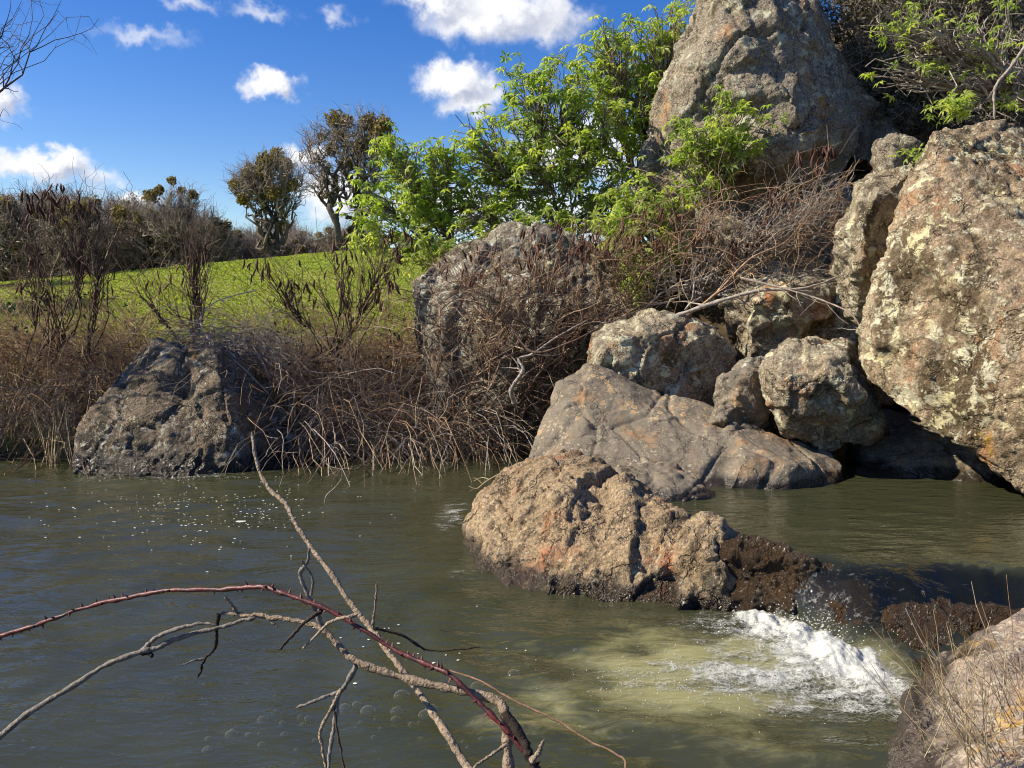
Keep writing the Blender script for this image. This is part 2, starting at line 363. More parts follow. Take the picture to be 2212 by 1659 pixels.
def rock(hulls, mat, label, vox=.02, facet=(.05, 1.6), facet2=(.02, 4.5), fb=(.035, 2.2), fine=.008, dents=(), smooth=3, seed=0, cat='boulder', name='boulder', squash=0, group=None, chips=14):
    """hulls: lists of (px, py, Y) picture points with their distance, or ('w', x, y, z); union by voxel remesh, then fractured relief"""
    bm = bmesh.new(); crng = np.random.default_rng(seed + 500)
    for h in hulls:
        pts = [np.array(q[1:]) if q[0] == 'w' else P(*q) for q in h]
        hb_ = bmesh.new(); vs = [hb_.verts.new(tuple(q)) for q in pts]
        r = bmesh.ops.convex_hull(hb_, input=vs)
        junk = {e for e in r['geom_interior'] + r['geom_unused'] if isinstance(e, bmesh.types.BMVert)}
        bmesh.ops.delete(hb_, geom=list(junk), context='VERTS')
        size = np.linalg.norm(np.ptp(np.array(pts), axis=0))
        for _ in range(chips):      # broken-off corners: flat facets with crisp edges
            dr = crng.normal(size=3); dr /= np.linalg.norm(dr); co = np.array([v_.co[:] for v_ in hb_.verts]); h_ = (co @ dr).max() - size * crng.uniform(.004, .022)
            bmesh.ops.bisect_plane(hb_, geom=hb_.verts[:] + hb_.edges[:] + hb_.faces[:], plane_co=tuple(dr * h_), plane_no=tuple(dr), clear_outer=True)
            co = [v_.co[:] for v_ in hb_.verts]; hb_.free(); hb_ = bmesh.new(); r = bmesh.ops.convex_hull(hb_, input=[hb_.verts.new(q) for q in co])
            bmesh.ops.delete(hb_, geom=list({e for e in r['geom_interior'] + r['geom_unused'] if isinstance(e, bmesh.types.BMVert)}), context='VERTS')
        tm = bpy.data.meshes.new('t'); hb_.to_mesh(tm); hb_.free(); bm.from_mesh(tm); bpy.data.meshes.remove(tm)
    bmesh.ops.recalc_face_normals(bm, faces=bm.faces)
    me = bpy.data.meshes.new('tmp'); bm.to_mesh(me); bm.free()
    o = bpy.data.objects.new('tmp', me); col.objects.link(o)
    m = o.modifiers.new('r', 'REMESH'); m.mode = 'VOXEL'; m.voxel_size = vox
    s = o.modifiers.new('s', 'SMOOTH'); s.iterations = smooth; s.factor = .5
    dg = bpy.context.evaluated_depsgraph_get(); ev = o.evaluated_get(dg)
    nm = bpy.data.meshes.new_from_object(ev, depsgraph=dg); bpy.data.objects.remove(o); bpy.data.meshes.remove(me)
    N = len(nm.vertices); V = np.empty(N * 3, np.float32); nm.vertices.foreach_get('co', V); V = V.reshape(-1, 3).astype(float)
    n = np.empty(N * 3, np.float32); nm.vertex_normals.foreach_get('vector', n); n = n.reshape(-1, 3).astype(float)
    so = np.array([seed * 3.71, seed * 1.93, seed * 7.1])
    wp = V + .10 * np.stack([perlin(V * 1.7 + so), perlin(V * 1.7 + so + 31), perlin(V * 1.7 + so + 63)], 1)
    wp2 = V + .03 * np.stack([perlin(V * 6 + so), perlin(V * 6 + so + 31), perlin(V * 6 + so + 63)], 1)
    rot, _ = np.linalg.qr(crng.normal(size=(3, 3))); an = rot * np.array([1., 1., 1.7])[None]; wp = wp @ an; wp2 = wp2 @ an
    d = fb[0] * (.5 * fbm(V * fb[1] + so, 4) + .5 * (ridged(V * fb[1] * .9 + so + 3, 3) - .5))
    if facet[0]:
        pl, cr = worley_facets(wp * facet[1] * .85 + so); d = d + facet[0] * np.clip(pl, -1.2, 1.2) - facet[0] * .45 * np.exp(-(cr / .03) ** 2)
    if facet2[0]:
        pl, cr = worley_facets(wp2 * facet2[1] * .8 + so + 5); d = d + facet2[0] * np.clip(pl, -1.2, 1.2) - facet2[0] * .35 * np.exp(-(cr / .08) ** 2)
    d = d + fine * fbm(V * 16 + so, 3, 2.2, .65) * 1.3
    for (px, py, Y, rad, dep) in dents:
        c = P(px, py, Y); q = np.linalg.norm((V - c) * (1, 1, 1), axis=1) / rad
        d = d - dep * np.exp(-q ** 2 * 1.6) * (1 + .35 * perlin(V * 5 + so))
    V = V + n * d[:, None]
    base = np.array([V[:, 0].mean(), V[:, 1].mean(), V[:, 2].min()])
    nm.vertices.foreach_set('co', (V - base).astype(np.float32).ravel()); nm.update()
    nm.polygons.foreach_set('use_smooth', np.ones(len(nm.polygons), bool)); nm.name = name; nm.materials.clear()
    ob = link(name, nm, mat, loc=base); tag(ob, label, cat, group); return ob
def sil(pts, Y, front=(), back=1.0, shrink=.82, extra=()):
    """outline points at distance Y, nearer bulge points, and a shrunk copy of the outline behind"""
    cx = sum(p[0] for p in pts) / len(pts); cy = sum(p[1] for p in pts) / len(pts)
    q = [(p[0], p[1], p[2] if len(p) > 2 else Y) for p in pts]
    q += [(cx + (p[0] - cx) * shrink, cy + (p[1] - cy) * shrink, Y + back) for p in pts]
    return q + list(front) + list(extra)
def down(pts, z):
    return [('w', *P(*p)[:2], z) for p in pts]
UP = .28        # level of the upper pool above the lower one

# ------------------------------------------------------------------ terrain
def ridge_z(x): return np.interp(x, [-60, -30.9, -25.3, -19.7, -14.1, -9.9, -6.9, 2, 20, 60], [1.0, 1.5, 2.15, 2.8, 3.7, 4.15, 4.3, 4.5, 5, 6])
def ground_z(x, y):
    p = np.stack([x, y, 0 * x], 1)
    bank_y = np.interp(x, [-40, -8, -4.2, -2.6, -1, .6, 2], [9.3, 8.6, 8.5, 8.7, 8.45, 8.4, 8.2]) + .18 * perlin(p * .9)
    creek = sstep(-.3, 1.0, y - bank_y)
    z = -.55 + 1.15 * creek + .3 * sstep(.8, 3.0, y - bank_y)
    t = np.clip((y - 11.0) / 39.0, 0, 1); rz = ridge_z(x * 50 / np.maximum(y, 11) if False else x)
    prof = t * .85 + .15 * np.sin(t * math.pi / 2)
    z = z + prof * (rz - .75) * (y > 11)
    z = z - sstep(52, 70, y) * .7
    z = z + 26 * sstep(120, 330, y) * sstep(-.40, -.62, x / np.maximum(y, 1)) + .6 * fbm(p * .012, 2) * sstep(60, 130, y)
    kn = np.exp(-(((x - 5.9) / 2.7) ** 2 + ((y - 12.6) / 3.0) ** 2)); z = z + 5.4 * kn
    kn2 = np.exp(-(((x - 2.0) / 1.6) ** 2 + ((y - 10.6) / 1.4) ** 2)); z = z + .75 * kn2
    near = sstep(1.9, .9, y + .25 * x) ; z = np.maximum(z, -.55 + .75 * near)
    z = z + (.05 * fbm(p * 1.3, 3) + .02 * fbm(p * 5, 2)) * (creek + near).clip(0, 1)
    return z
def gz(x, y): return float(ground_z(np.array([float(x)]), np.array([float(y)]))[0])
gx = np.concatenate([np.linspace(-900, -70, 24)[:-1], np.linspace(-70, -12, 70)[:-1], np.linspace(-12, 9, 190)[:-1], np.linspace(9, 60, 50)[:-1], np.linspace(60, 900, 24)])
gy = np.concatenate([np.linspace(-60, -1, 14)[:-1], np.linspace(-1, 16, 160)[:-1], np.linspace(16, 75, 120)[:-1], np.linspace(75, 500, 60)[:-1], np.linspace(500, 2500, 14)])
GX, GY = np.meshgrid(gx, gy); gxx, gyy = GX.ravel(), GY.ravel(); GZ = ground_z(gxx, gyy)
idx = np.arange(GX.size).reshape(GX.shape); GF = np.stack([idx[:-1, :-1], idx[:-1, 1:], idx[1:, 1:], idx[1:, :-1]], -1).reshape(-1, 4)
meadow = sstep(9.9, 11.2, gyy + .5 * fbm(np.stack([gxx, gyy, 0 * gxx], 1) * .8, 3)) * np.maximum(sstep(.6, -.8, gxx), sstep(16, 19, gyy)) * sstep(75, 56, gyy)
b = NB('ground'); tcd = b.n('ShaderNodeTexCoord'); v = tcd.outputs['Object']
grass = b.ramp(b.math('ADD', b.mul(b.noise(v, .35, 5, .6), .6), b.mul(b.noise(b.vscale(v, (1, .4, 1)), 3.0, 5, .65), .4)), [(.32, (.16, .22, .03)), (.5, (.24, .30, .045)), (.68, (.34, .35, .075))])
grass = b.mix(b.step(b.noise(b.vscale(v, (.5, 1.2, 1)), .5, 5, .7), .45, .7), grass, (.24, .25, .07))
grass = b.mix(b.step(b.noise(v, 14, 4, .7), .35, .6), b.mix(.45, grass, (.03, .05, .01)), grass)
soil = b.ramp(b.noise(v, 5, 7, .65), [(.3, (.03, .022, .014)), (.5, (.075, .055, .034)), (.7, (.15, .115, .07))])
cc = b.mix(b.attr('meadow'), soil, grass)
far = b.attr('far'); wood = b.ramp(b.noise(v, .12, 6, .7), [(.35, (.03, .032, .028)), (.55, (.055, .05, .042)), (.7, (.05, .065, .035))])
cc = b.mix(far, cc, wood)
ground_m = b.done(b.bsdf(cc, .95, b.bump(b.noise(v, 12, 6, .7), .6, .05), .1).outputs[0])
ground = link('ground', mesh_np('ground', np.stack([gxx, gyy, GZ], 1), GF, {'meadow': meadow, 'far': sstep(58, 75, gyy)}), ground_m); tag(ground, kind='structure')

# ------------------------------------------------------------------ boulders
M_right = rock_mat('rock_right', (.14, .095, .06), (.33, .25, .165), (.47, .38, .26), lichen=.92, lichen_c=(.66, .61, .43), lichen_s=8, moss=.58, moss_c=(.045, .032, .016), rust=.40, rust_c=(.26, .11, .04), yellow=.15, off=2, streak=(1, 1, .55))
M_mid = rock_mat('rock_mid', (.15, .105, .06), (.32, .235, .14), (.44, .34, .215), lichen=.38, lichen_c=(.46, .43, .34), lichen_s=11, moss=.12, rust=.42, rust_c=(.27, .11, .05), wet=(.0, .13), off=5)
M_slab = rock_mat('rock_slab', (.085, .068, .052), (.165, .14, .105), (.27, .22, .155), lichen=.22, lichen_c=(.40, .36, .28), moss=.16, rust=.45, rust_c=(.22, .125, .06), wet=(UP, .09), bump=.5, spots=(11, .50), off=9, smooth_rock=True, grain=.4)
M_left = rock_mat('rock_left', (.07, .05, .034), (.17, .13, .09), (.26, .195, .13), lichen=.78, lichen_c=(.46, .435, .35), lichen_s=12, moss=.5, moss_c=(.012, .010, .006), rust=.22, rust_c=(.20, .10, .03), wet=(.0, .22), off=14)
M_dome = rock_mat('rock_dome', (.10, .085, .07), (.22, .19, .15), (.34, .29, .23), lichen=.92, lichen_c=(.56, .56, .46), lichen_s=10, moss=.38, rust=.1, off=19)
M_pale = rock_mat('rock_pale', (.13, .10, .07), (.31, .26, .185), (.47, .41, .29), lichen=.88, lichen_c=(.62, .60, .44), lichen_s=8, moss=.42, rust=.35, off=23)
M_crag = rock_mat('rock_crag', (.13, .105, .08), (.28, .24, .185), (.40, .35, .27), lichen=.85, lichen_c=(.54, .54, .41), lichen_s=7, moss=.40, moss_c=(.05, .04, .022), rust=.18, rust_c=(.34, .17, .07), yellow=.3, off=29, streak=(1, 1, .6))
M_near = rock_mat('rock_near', (.14, .11, .088), (.29, .235, .185), (.44, .36, .26), lichen=.3, moss=.12, rust=.35, rust_c=(.30, .17, .08), yellow=.7, wet=(.0, .22), off=33, bump=.7)
M_ledge = rock_mat('rock_ledge', (.025, .017, .010), (.075, .047, .025), (.20, .125, .065), lichen=0, moss=.3, rust=.55, rust_c=(.20, .09, .03), wet=(.5, .1), wet_c=(.075, .048, .026), off=37, streak=(1, 1, .25), strands=True)

# lone pyramid rock at the left
fb_ = [(150, 1022, 7.35), (300, 1024, 7.35), (490, 1026, 7.3), (570, 1015, 7.5), (655, 990, 8.0)]
rock([fb_ + down(fb_, -.5) + [(152, 950, 7.6), (205, 878, 7.8), (255, 828, 7.9), (325, 750, 8.15), (345, 738, 8.3), (400, 748, 8.05), (470, 758, 8.1), (500, 765, 8.3), (548, 810, 8.4), (605, 890, 8.4), (648, 975, 8.3),
      (470, 800, 7.75), (500, 880, 7.55), (290, 850, 7.75), (220, 950, 7.5), (300, 800, 9.0), (500, 800, 9.2), (200, 950, 8.8), (620, 950, 9.0)] + down([(300, 800, 9.0), (620, 950, 9.2)], -.5),
      [(322, 752, 8.1), (330, 730, 8.2), (358, 728, 8.2), (372, 755, 8.1), (350, 790, 8.1), (345, 750, 8.5)]],
     M_left, 'dark lichen-crusted pyramid boulder standing in the water at the left bank', vox=.018, facet=(.055, 1.7), dents=[(392, 850, 7.8, .24, .26), (430, 910, 7.7, .2, .14), (560, 930, 7.8, .25, .08)], seed=1)
# dome behind the brush
rock([sil([(888, 612), (905, 720), (935, 850), (1000, 960), (1110, 990), (1240, 920), (1340, 790), (1425, 650), (1340, 570), (1230, 497), (1150, 480), (1060, 503), (965, 552)], 9.0,
      [(1000, 700, 8.5), (1150, 640, 8.5), (1250, 740, 8.4), (1060, 880, 8.35), (960, 640, 8.7)], 1.3, extra=down([(950, 900, 9.2), (1300, 900, 9.2), (1000, 960, 8.5)], -.3))],
     M_dome, 'big grey lichen-spotted boulder half hidden behind dry brush below the green shrub', vox=.022, facet=(.08, 1.5), facet2=(.03, 4), seed=2, smooth=4, fine=.014)
# smooth slab with its split right block
sb = [(1130, 1010, 6.25), (1300, 1066, 5.6), (1400, 1067, 5.5), (1565, 1057, 5.6)]
rock([sb + down(sb, -.4) + [(1213, 808, 6.9), (1235, 796, 6.95), (1280, 798, 7.0), (1400, 834, 6.9), (1540, 884, 6.6), (1590, 908, 6.5), (1178, 900, 6.6), (1150, 950, 6.4), (1210, 960, 6.15), (1240, 850, 6.62),
      (1350, 985, 5.95), (1480, 935, 6.15), (1580, 960, 5.9), (1440, 1010, 5.75), (1250, 850, 7.8), (1600, 930, 7.4)] + down([(1200, 900, 7.6), (1600, 950, 7.4)], -.3),
      [(1565, 908, 6.15), (1640, 920, 6.2), (1750, 946, 6.2), (1800, 966, 6.1), (1826, 1005, 5.95), (1814, 1046, 5.75), (1700, 1058, 5.58), (1575, 1057, 5.58), (1605, 975, 5.68), (1720, 1000, 5.62), (1650, 950, 7.0), (1790, 980, 6.9)] + down([(1814, 1048, 5.8), (1700, 1060, 5.6), (1575, 1057, 5.6), (1650, 1000, 6.8)], -.3)],
     M_slab, 'smooth grey-brown slab with round tan lichens sloping into the upper pool', vox=.018, facet=(.05, 1.2), facet2=(.012, 4.0), fb=(.015, 1.6), fine=.004, smooth=2, seed=3, chips=3, dents=[(1290, 900, 6.5, .25, .04), (1470, 1040, 5.7, .2, .05)])
s13 = [(1335, 1050, 5.45), (1400, 1074, 5.3), (1480, 1078, 5.25), (1532, 1072, 5.33)]
rock([s13 + down(s13, -.2) + [(1335, 1025, 5.5), (1380, 1008, 5.65), (1450, 1008, 5.65), (1500, 1035, 5.45), (1420, 1030, 5.45), (1400, 1000, 6.1), (1520, 1030, 6.0), (1330, 1000, 5.9)]],
     M_slab, 'low broken brown rock shelf at the waterline in front of the smooth slab', vox=.014, facet=(.035, 3), facet2=(.012, 8), fb=(.02, 4), seed=4)
rock([sil([(1266, 795), (1282, 722), (1318, 702), (1400, 682), (1482, 680), (1552, 706), (1592, 762), (1606, 802), (1562, 862), (1522, 890), (1460, 880), (1350, 830)], 7.4,
      [(1305, 765, 7.05), (1350, 722, 7.1), (1340, 800, 7.0), (1365, 720, 7.05), (1430, 735, 7.25), (1520, 750, 7.1), (1480, 850, 7.1)], 1.3, extra=down([(1300, 800, 7.6), (1560, 860, 7.6), (1500, 850, 8.3)], 0))],
     M_pale, 'blocky rock with a pale sunlit left face wedged behind the smooth slab', vox=.018, chips=4, smooth=1, fb=(.014, 2.4), facet=(.06, 2.2), seed=5, dents=[(1450, 800, 7.2, .28, .10)])
rock([sil([(1558, 650), (1600, 603), (1680, 578), (1760, 582), (1870, 590), (1895, 690), (1870, 770), (1765, 775), (1680, 750), (1600, 705)], 8.0,
      [(1620, 650, 7.5), (1700, 620, 7.5), (1720, 690, 7.4), (1800, 690, 7.6)], 1.3, extra=down([(1620, 720, 8.0), (1860, 760, 8.0), (1700, 740, 8.8)], .2))],
     M_pale, 'cream lichen-covered rock under the grey branches left of the huge right boulder', vox=.02, chips=4, smooth=1, fb=(.014, 2.4), facet=(.065, 2.0), seed=6, dents=[(1690, 735, 7.6, .2, .12), (1800, 720, 7.6, .3, .15)])
rock([sil([(1650, 830), (1668, 768), (1700, 748), (1762, 728), (1805, 745), (1850, 802), (1878, 855), (1895, 905), (1888, 950), (1800, 965), (1745, 950), (1685, 935), (1657, 885)], 6.2,
      [(1690, 820, 5.85), (1780, 820, 5.8), (1710, 900, 5.9), (1850, 855, 5.85), (1770, 890, 5.88)], .8, extra=[(1760, 960, 6.4)])],
     M_pale, 'knobbly round boulder perched on the slab against the huge right boulder', vox=.015, chips=4, smooth=1, fb=(.016, 3), facet=(.05, 2.6), facet2=(.022, 6), seed=7, dents=[(1690, 850, 5.85, .06, .05), (1870, 930, 6.0, .15, .06)])
rock([sil([(1548, 880), (1556, 815), (1600, 802), (1660, 812), (1668, 905), (1600, 925)], 6.45, [(1590, 850, 6.2), (1630, 880, 6.2)], .7, extra=down([(1560, 900, 6.6), (1660, 900, 6.6)], .3))],
     M_slab, 'small brown wedge stone between the slab and the perched round boulder', vox=.014, facet=(.04, 3), seed=8, cat='stone', name='stone')
rock([sil([(1528, 910), (1555, 880), (1590, 876), (1605, 930), (1560, 945)], 6.25, [(1570, 905, 6.12)], .4, extra=down([(1560, 930, 6.4)], .3))],
     M_slab, 'little tan stone resting at the top edge of the smooth slab', vox=.012, facet=(.03, 4), seed=9, cat='stone', name='stone')
rock([sil([(1585, 800), (1600, 782), (1650, 778), (1668, 795), (1660, 815), (1600, 820)], 6.9, [(1620, 800, 6.75)], .5, extra=down([(1620, 810, 7.1)], .3))],
     M_dome, 'small grey stone in the dark gap above the brown wedge stone', vox=.014, facet=(.03, 4), seed=10, cat='stone', name='stone')
rock([sil([(1785, 800), (1780, 750), (1800, 736), (1838, 735), (1860, 790), (1850, 820)], 6.9, [(1820, 760, 6.7)], .5, extra=down([(1820, 800, 7.1)], .4))],
     M_pale, 'small pale stone behind the perched boulder beside the huge right boulder', vox=.014, facet=(.03, 4), seed=11, cat='stone', name='stone')
# huge right boulder, overhanging the pool
rock([[(1848, 765, 6.0), (1856, 690, 6.0), (1892, 590, 6.1), (1942, 432, 6.2), (2002, 312, 6.3), (2018, 282, 6.4), (2062, 270, 6.5), (2212, 262, 6.6), (2420, 290, 6.6), (2620, 500, 6.2), (2640, 900, 5.4), (2480, 1180, 4.9),
       (1862, 832, 5.85), (1905, 870, 5.7), (2000, 925, 5.5), (2100, 992, 5.35), (2160, 1036, 5.25), (2210, 1072, 5.2), (2320, 1140, 5.0),
       (1990, 500, 5.75), (2090, 640, 5.35), (2212, 480, 5.6), (2212, 820, 5.0), (2040, 800, 5.4), (2360, 700, 4.9), (2360, 980, 4.75),
       (1920, 700, 7.8), (2010, 370, 8.3), (2400, 350, 8.5), (2500, 900, 8.0), (2150, 900, 7.2)]],
     M_right, 'huge rust and cream lichen-mottled boulder leaning over the pool at the right edge', vox=.02, facet=(.035, 1.3), facet2=(.020, 4.0), chips=6, fb=(.016, 1.8), fine=.013, seed=12, smooth=3,
     dents=[(2040, 1005, 5.35, .10, .04), (2200, 640, 5.3, .12, .05)])
rock([[(1828, 1056, 6.0), (2168, 1052, 5.72), (2112, 985, 6.05), (2000, 935, 6.4), (1880, 885, 6.9), (1828, 935, 6.7), (2330, 1052, 5.9), (2330, 950, 6.5), (1900, 900, 8.4), (2300, 930, 8.4)] + down([(1828, 1056, 6.0), (2168, 1052, 5.72), (2330, 1052, 5.9), (1900, 900, 8.4), (2300, 930, 8.4)], -.3)],
     M_slab, 'flat brown rock in deep shade under the huge right boulder', vox=.022, facet=(.03, 1.4), seed=13, cat='rock')
# the crag above the brush, its shaded shoulder and its foot
rock([sil([(1395, 385), (1402, 250), (1420, 190), (1446, 118), (1492, 36), (1522, -45), (1590, -140), (1680, -150), (1722, -30), (1748, 62), (1785, 118), (1832, 195), (1872, 262), (1852, 335), (1760, 405), (1680, 425), (1560, 440), (1430, 415)], 9.7,
      [(1500, 140, 9.15), (1600, 100, 9.0), (1700, 170, 8.9), (1750, 280, 8.85), (1600, 290, 8.95), (1470, 320, 9.3), (1640, 390, 9.05), (1520, 215, 9.2)], 2.0),
      sil([(1800, 120), (1870, 190), (1935, 255), (1940, 325), (1880, 360), (1800, 340)], 10.1, [], 1.6),
      sil([(1395, 380), (1425, 560), (1560, 680), (1800, 620), (1890, 420), (1700, 380)], 9.7, [(1600, 520, 9.3)], 1.6)],
     M_crag, 'tall grey-tan crag rising above the brush to the top of the picture', vox=.027, chips=6, facet=(.10, 1.0), facet2=(.040, 3.2), fb=(.025, 1.5), fine=.014, seed=14, smooth=1,
     dents=[(1700, 160, 9.0, .35, .12), (1560, 260, 9.05, .3, .12), (1650, 430, 9.1, .45, .2), (1790, 370, 9.1, .3, .2)])
rock([sil([(1795, 620), (1805, 490), (1850, 410), (1885, 372), (1960, 385), (2000, 350), (2020, 420), (1960, 560), (1900, 640)], 7.7, [(1860, 470, 7.4), (1900, 420, 7.4), (1860, 560, 7.35)], 1.0, extra=down([(1850, 620, 7.9), (1950, 600, 7.9)], .6))],
     M_pale, 'pale lichen-white rock face between the crag and the huge right boulder', vox=.02, chips=4, smooth=1, fb=(.014, 2.4), facet=(.06, 2.2), seed=15)
rock([sil([(1895, 312), (1935, 296), (1992, 308), (2000, 372), (1945, 392), (1892, 365)], 8.3, [(1930, 340, 8.1)], .8, extra=down([(1940, 370, 8.6)], 1.2))],
     M_dome, 'grey angular block in shadow at the right foot of the crag', vox=.02, facet=(.06, 2.4), seed=16, cat='rock')
# rock island in midstream with its pale knob
mb = [(1003, 1172, 5.3), (1030, 1225, 4.85), (1085, 1272, 4.48), (1250, 1294, 4.27), (1400, 1300, 4.22), (1520, 1306, 4.18)]
kb = [(1455, 1300, 4.2), (1500, 1312, 4.1), (1600, 1312, 4.1), (1640, 1300, 4.2)]
rock([mb + down(mb, -.4) + [(1012, 1110, 5.35), (1022, 1082, 5.4), (1062, 1035, 5.5), (1105, 1004, 5.55), (1180, 990, 5.55), (1252, 982, 5.5), (1330, 1040, 5.3), (1352, 1068, 5.2), (1440, 1105, 4.85), (1490, 1112, 4.7),
      (1060, 1150, 4.85), (1180, 1040, 5.05), (1250, 1200, 4.42), (1320, 1110, 4.75), (1440, 1180, 4.42), (1130, 1200, 4.6), (1250, 985, 6.0), (1130, 1000, 6.1)] + down([(1100, 1005, 6.1), (1330, 1040, 6.0), (1480, 1110, 5.0)], -.4),
      kb + down(kb, -.3) + [(1458, 1200, 4.35), (1480, 1150, 4.45), (1520, 1122, 4.45), (1550, 1120, 4.42), (1590, 1150, 4.4), (1612, 1200, 4.3), (1530, 1180, 4.22), (1560, 1150, 4.7), (1500, 1150, 4.7)]],
     M_mid, 'craggy tan rock island in midstream with a wet black base', vox=.0125, facet=(.045, 2.6), facet2=(.022, 7), fb=(.02, 3), fine=.009, seed=17, smooth=2, dents=[(1130, 1165, 4.62, .03, .05), (1455, 1250, 4.3, .06, .04), (1300, 1080, 4.95, .12, .05)])
# wet ledge under the spill and the chute bed
lip = [(1560, 1160, .34), (1650, 1180, .325), (1740, 1200, .30), (1820, 1222, .255), (1980, 1262, .21), (2230, 1296, .21)]
lip_w = [onz(*q) for q in lip]
rock([[('w', *q) for q in lip_w[:4]] + [('w', q[0], q[1] + .5, .1) for q in lip_w[:4]] + [('w', *onz(a, bb, 0)) for a, bb in ((1560, 1318), (1700, 1330), (1790, 1345))] + down([(1560, 1318, 4.1), (1700, 1330, 4.0), (1800, 1340, 3.9)], -.4),
      [('w', q[0], q[1], z_) for q, z_ in zip(lip_w[2:], (.22, .15, .10, .12))] + [('w', q[0], q[1] + .8, 0) for q in lip_w[2:]] + [('w', *onz(a, bb, c)) for a, bb, c in ((1720, 1350, -.09), (1820, 1400, -.10), (1930, 1460, -.09), (2000, 1480, -.05), (2110, 1420, .0), (2230, 1340, .09))] + [('w', q[0], q[1], -.5) for q in lip_w[2:]] + down([(1720, 1350, 3.9), (1930, 1460, 3.4), (2230, 1400, 3.3)], -.4)],
     M_ledge, 'wet brown mossy ledge that the creek spills over', vox=.011, facet=(.035, 4.5), facet2=(.012, 11), fb=(.02, 5), fine=.008, chips=0, seed=18, cat='ledge', name='wet_ledge')
rock([[(1912, 1605, 2.85), (1925, 1690, 2.6), (1935, 1560, 2.98), (1965, 1497, 3.2), (2050, 1455, 3.28), (2100, 1405, 3.42), (2212, 1312, 3.56), (2450, 1245, 3.7), (1990, 1560, 2.75), (2100, 1600, 2.4), (2160, 1500, 2.75), (2212, 1450, 2.85), (2300, 1600, 2.2), (2450, 1450, 2.5), (2100, 1800, 1.95), (2450, 1800, 1.8), (1990, 1750, 2.25)]
      + down([(1912, 1605, 2.85), (1925, 1690, 2.6), (1965, 1500, 3.2), (2100, 1405, 3.42), (2450, 1250, 3.7), (2100, 1800, 1.95), (2450, 1800, 1.8)], -.5)],
     M_near, 'pink-grey and yellow rock with dry stems at the lower right corner', vox=.012, facet=(.03, 2), facet2=(.012, 6), fb=(.025, 2.5), fine=.004, seed=19)

# ------------------------------------------------------------------ water
lx = [.40, .70, .90, 1.02, 1.13] + [q[0] for q in lip_w[1:]] + [6.0]; ly = [5.75, 5.35, 5.02, 4.82, 4.52] + [q[1] for q in lip_w[1:]] + [2.9]
pl_w = [onz(a, bb, 0) for a, bb in ((1560, 1322), (1650, 1322), (1720, 1345), (1820, 1395), (1930, 1455), (2010, 1480), (2110, 1440), (2230, 1420))]
plx = [.40, .70, .90, 1.02, 1.10] + [q[0] for q in pl_w[1:]] + [6.0]; ply = [5.6, 5.2, 4.9, 4.65, 4.3] + [q[1] for q in pl_w[1:]] + [2.6]
PLUNGE = onz(1700, 1385, 0)
def water_surface(x, y):
    p = np.stack([x, y, 0 * x], 1)
    L_ = np.interp(x, lx, ly) + .04; Pl = np.minimum(np.interp(x, plx, ply), L_ - .05)
    up = sstep(.38, .55, x) * sstep(3.1, 3.5, y + .6 * x)
    yj = y + .10 * fbm(p * (3.2, .8, 1) + 13, 3); L2 = L_ + np.interp(x, [1.2, 1.75, 2.2], [.02, .16, .30]); s = np.clip((yj - Pl) / (L2 - Pl), 0, 1); s = s ** 1.15; lev = UP * s * s * (3 - 2 * s) * up
    chute = up * (y > Pl - .05) * (y < L_ + .25) 
    # ripples
    wx = x + .25 * perlin(p * .8) + .1 * perlin(p * 2.3 + 7); wy = y + .25 * perlin(p * .8 + 40) + .1 * perlin(p * 2.3 + 47)
    q = np.stack([wx, wy, 0 * x], 1)
    calm = .15 + .85 * sstep(-.2, .5, fbm(p * .5 + 3, 2) - .25 * (x + .4))
    r = .020 * perlin(q * (1.0, 2.6, 1) + 11) + .0165 * perlin(q * (2.0, 5.5, 1) + 5) + .0058 * perlin(q * (4.2, 10, 1) + 21)
    dx, dy = x - PLUNGE[0], y - PLUNGE[1]; dist = np.sqrt(dx * dx + dy * dy * 1.6)
    r = r * (.30 + .95 * calm) + .006 * np.sin(dist * 17 + 3 * perlin(p * 1.2)) * np.exp(-((dist - 1.6) / .9) ** 2)
    r = r * np.where(lev > UP * .9, .45, 1)
    r = r + (.014 * fbm(p * 9 + 3, 3)) * sstep(.55, .1, np.abs(dist)) + .012 * ridged(q * (11, 2.2, 1), 3) * chute * sstep(1, .75, s) * sstep(0, .1, s)
    # stretched flow lines and standing hump below the chute
    wq = np.stack([x + .30 * fbm(p * (1.6, 2.6, 1) + 70, 3), y + .20 * fbm(p * (1.6, 2.6, 1) + 90, 3), 0 * x], 1); x0_, y0_ = x, y; x, y = wq[:, 0], wq[:, 1]
    aer = np.exp(-(((x - PLUNGE[0] + .28) / .62) ** 2 + ((y - PLUNGE[1] + .18) / .38) ** 2)) + .75 * np.exp(-(((x - PLUNGE[0] + .75) / .55) ** 2 + ((y - PLUNGE[1] + .55) / .32) ** 2))
    aer = aer * (1 + .8 * fbm(q * (2.0, 4.0, 1) + 2, 4)); x, y = x0_, y0_
    foam = np.exp(-(((x - PLUNGE[0] - .02 * 0) / .42) ** 2 + ((y - PLUNGE[1] + .12) / .24) ** 2)) * (1 + .6 * fbm(q * 5, 3))
    water_surface.rip = calm * np.where(lev > UP * .5, .35, 1); return lev + r, aer, foam, chute.astype(float) * sstep(-.02, .06, UP - lev) * (1 - .75 * sstep(UP * .35, 0, lev)), s, up
def grid(x0, x1, y0, y1, st):
    xs = np.arange(x0, x1, st); ys = np.arange(y0, y1, st); X, Y = np.meshgrid(xs, ys); i = np.arange(X.size).reshape(X.shape)
    return X.ravel(), Y.ravel(), np.stack([i[:-1, :-1], i[:-1, 1:], i[1:, 1:], i[1:, :-1]], -1).reshape(-1, 4)
WX, WY, WF = grid(-9.0, 6.0, .8, 9.9, .03)
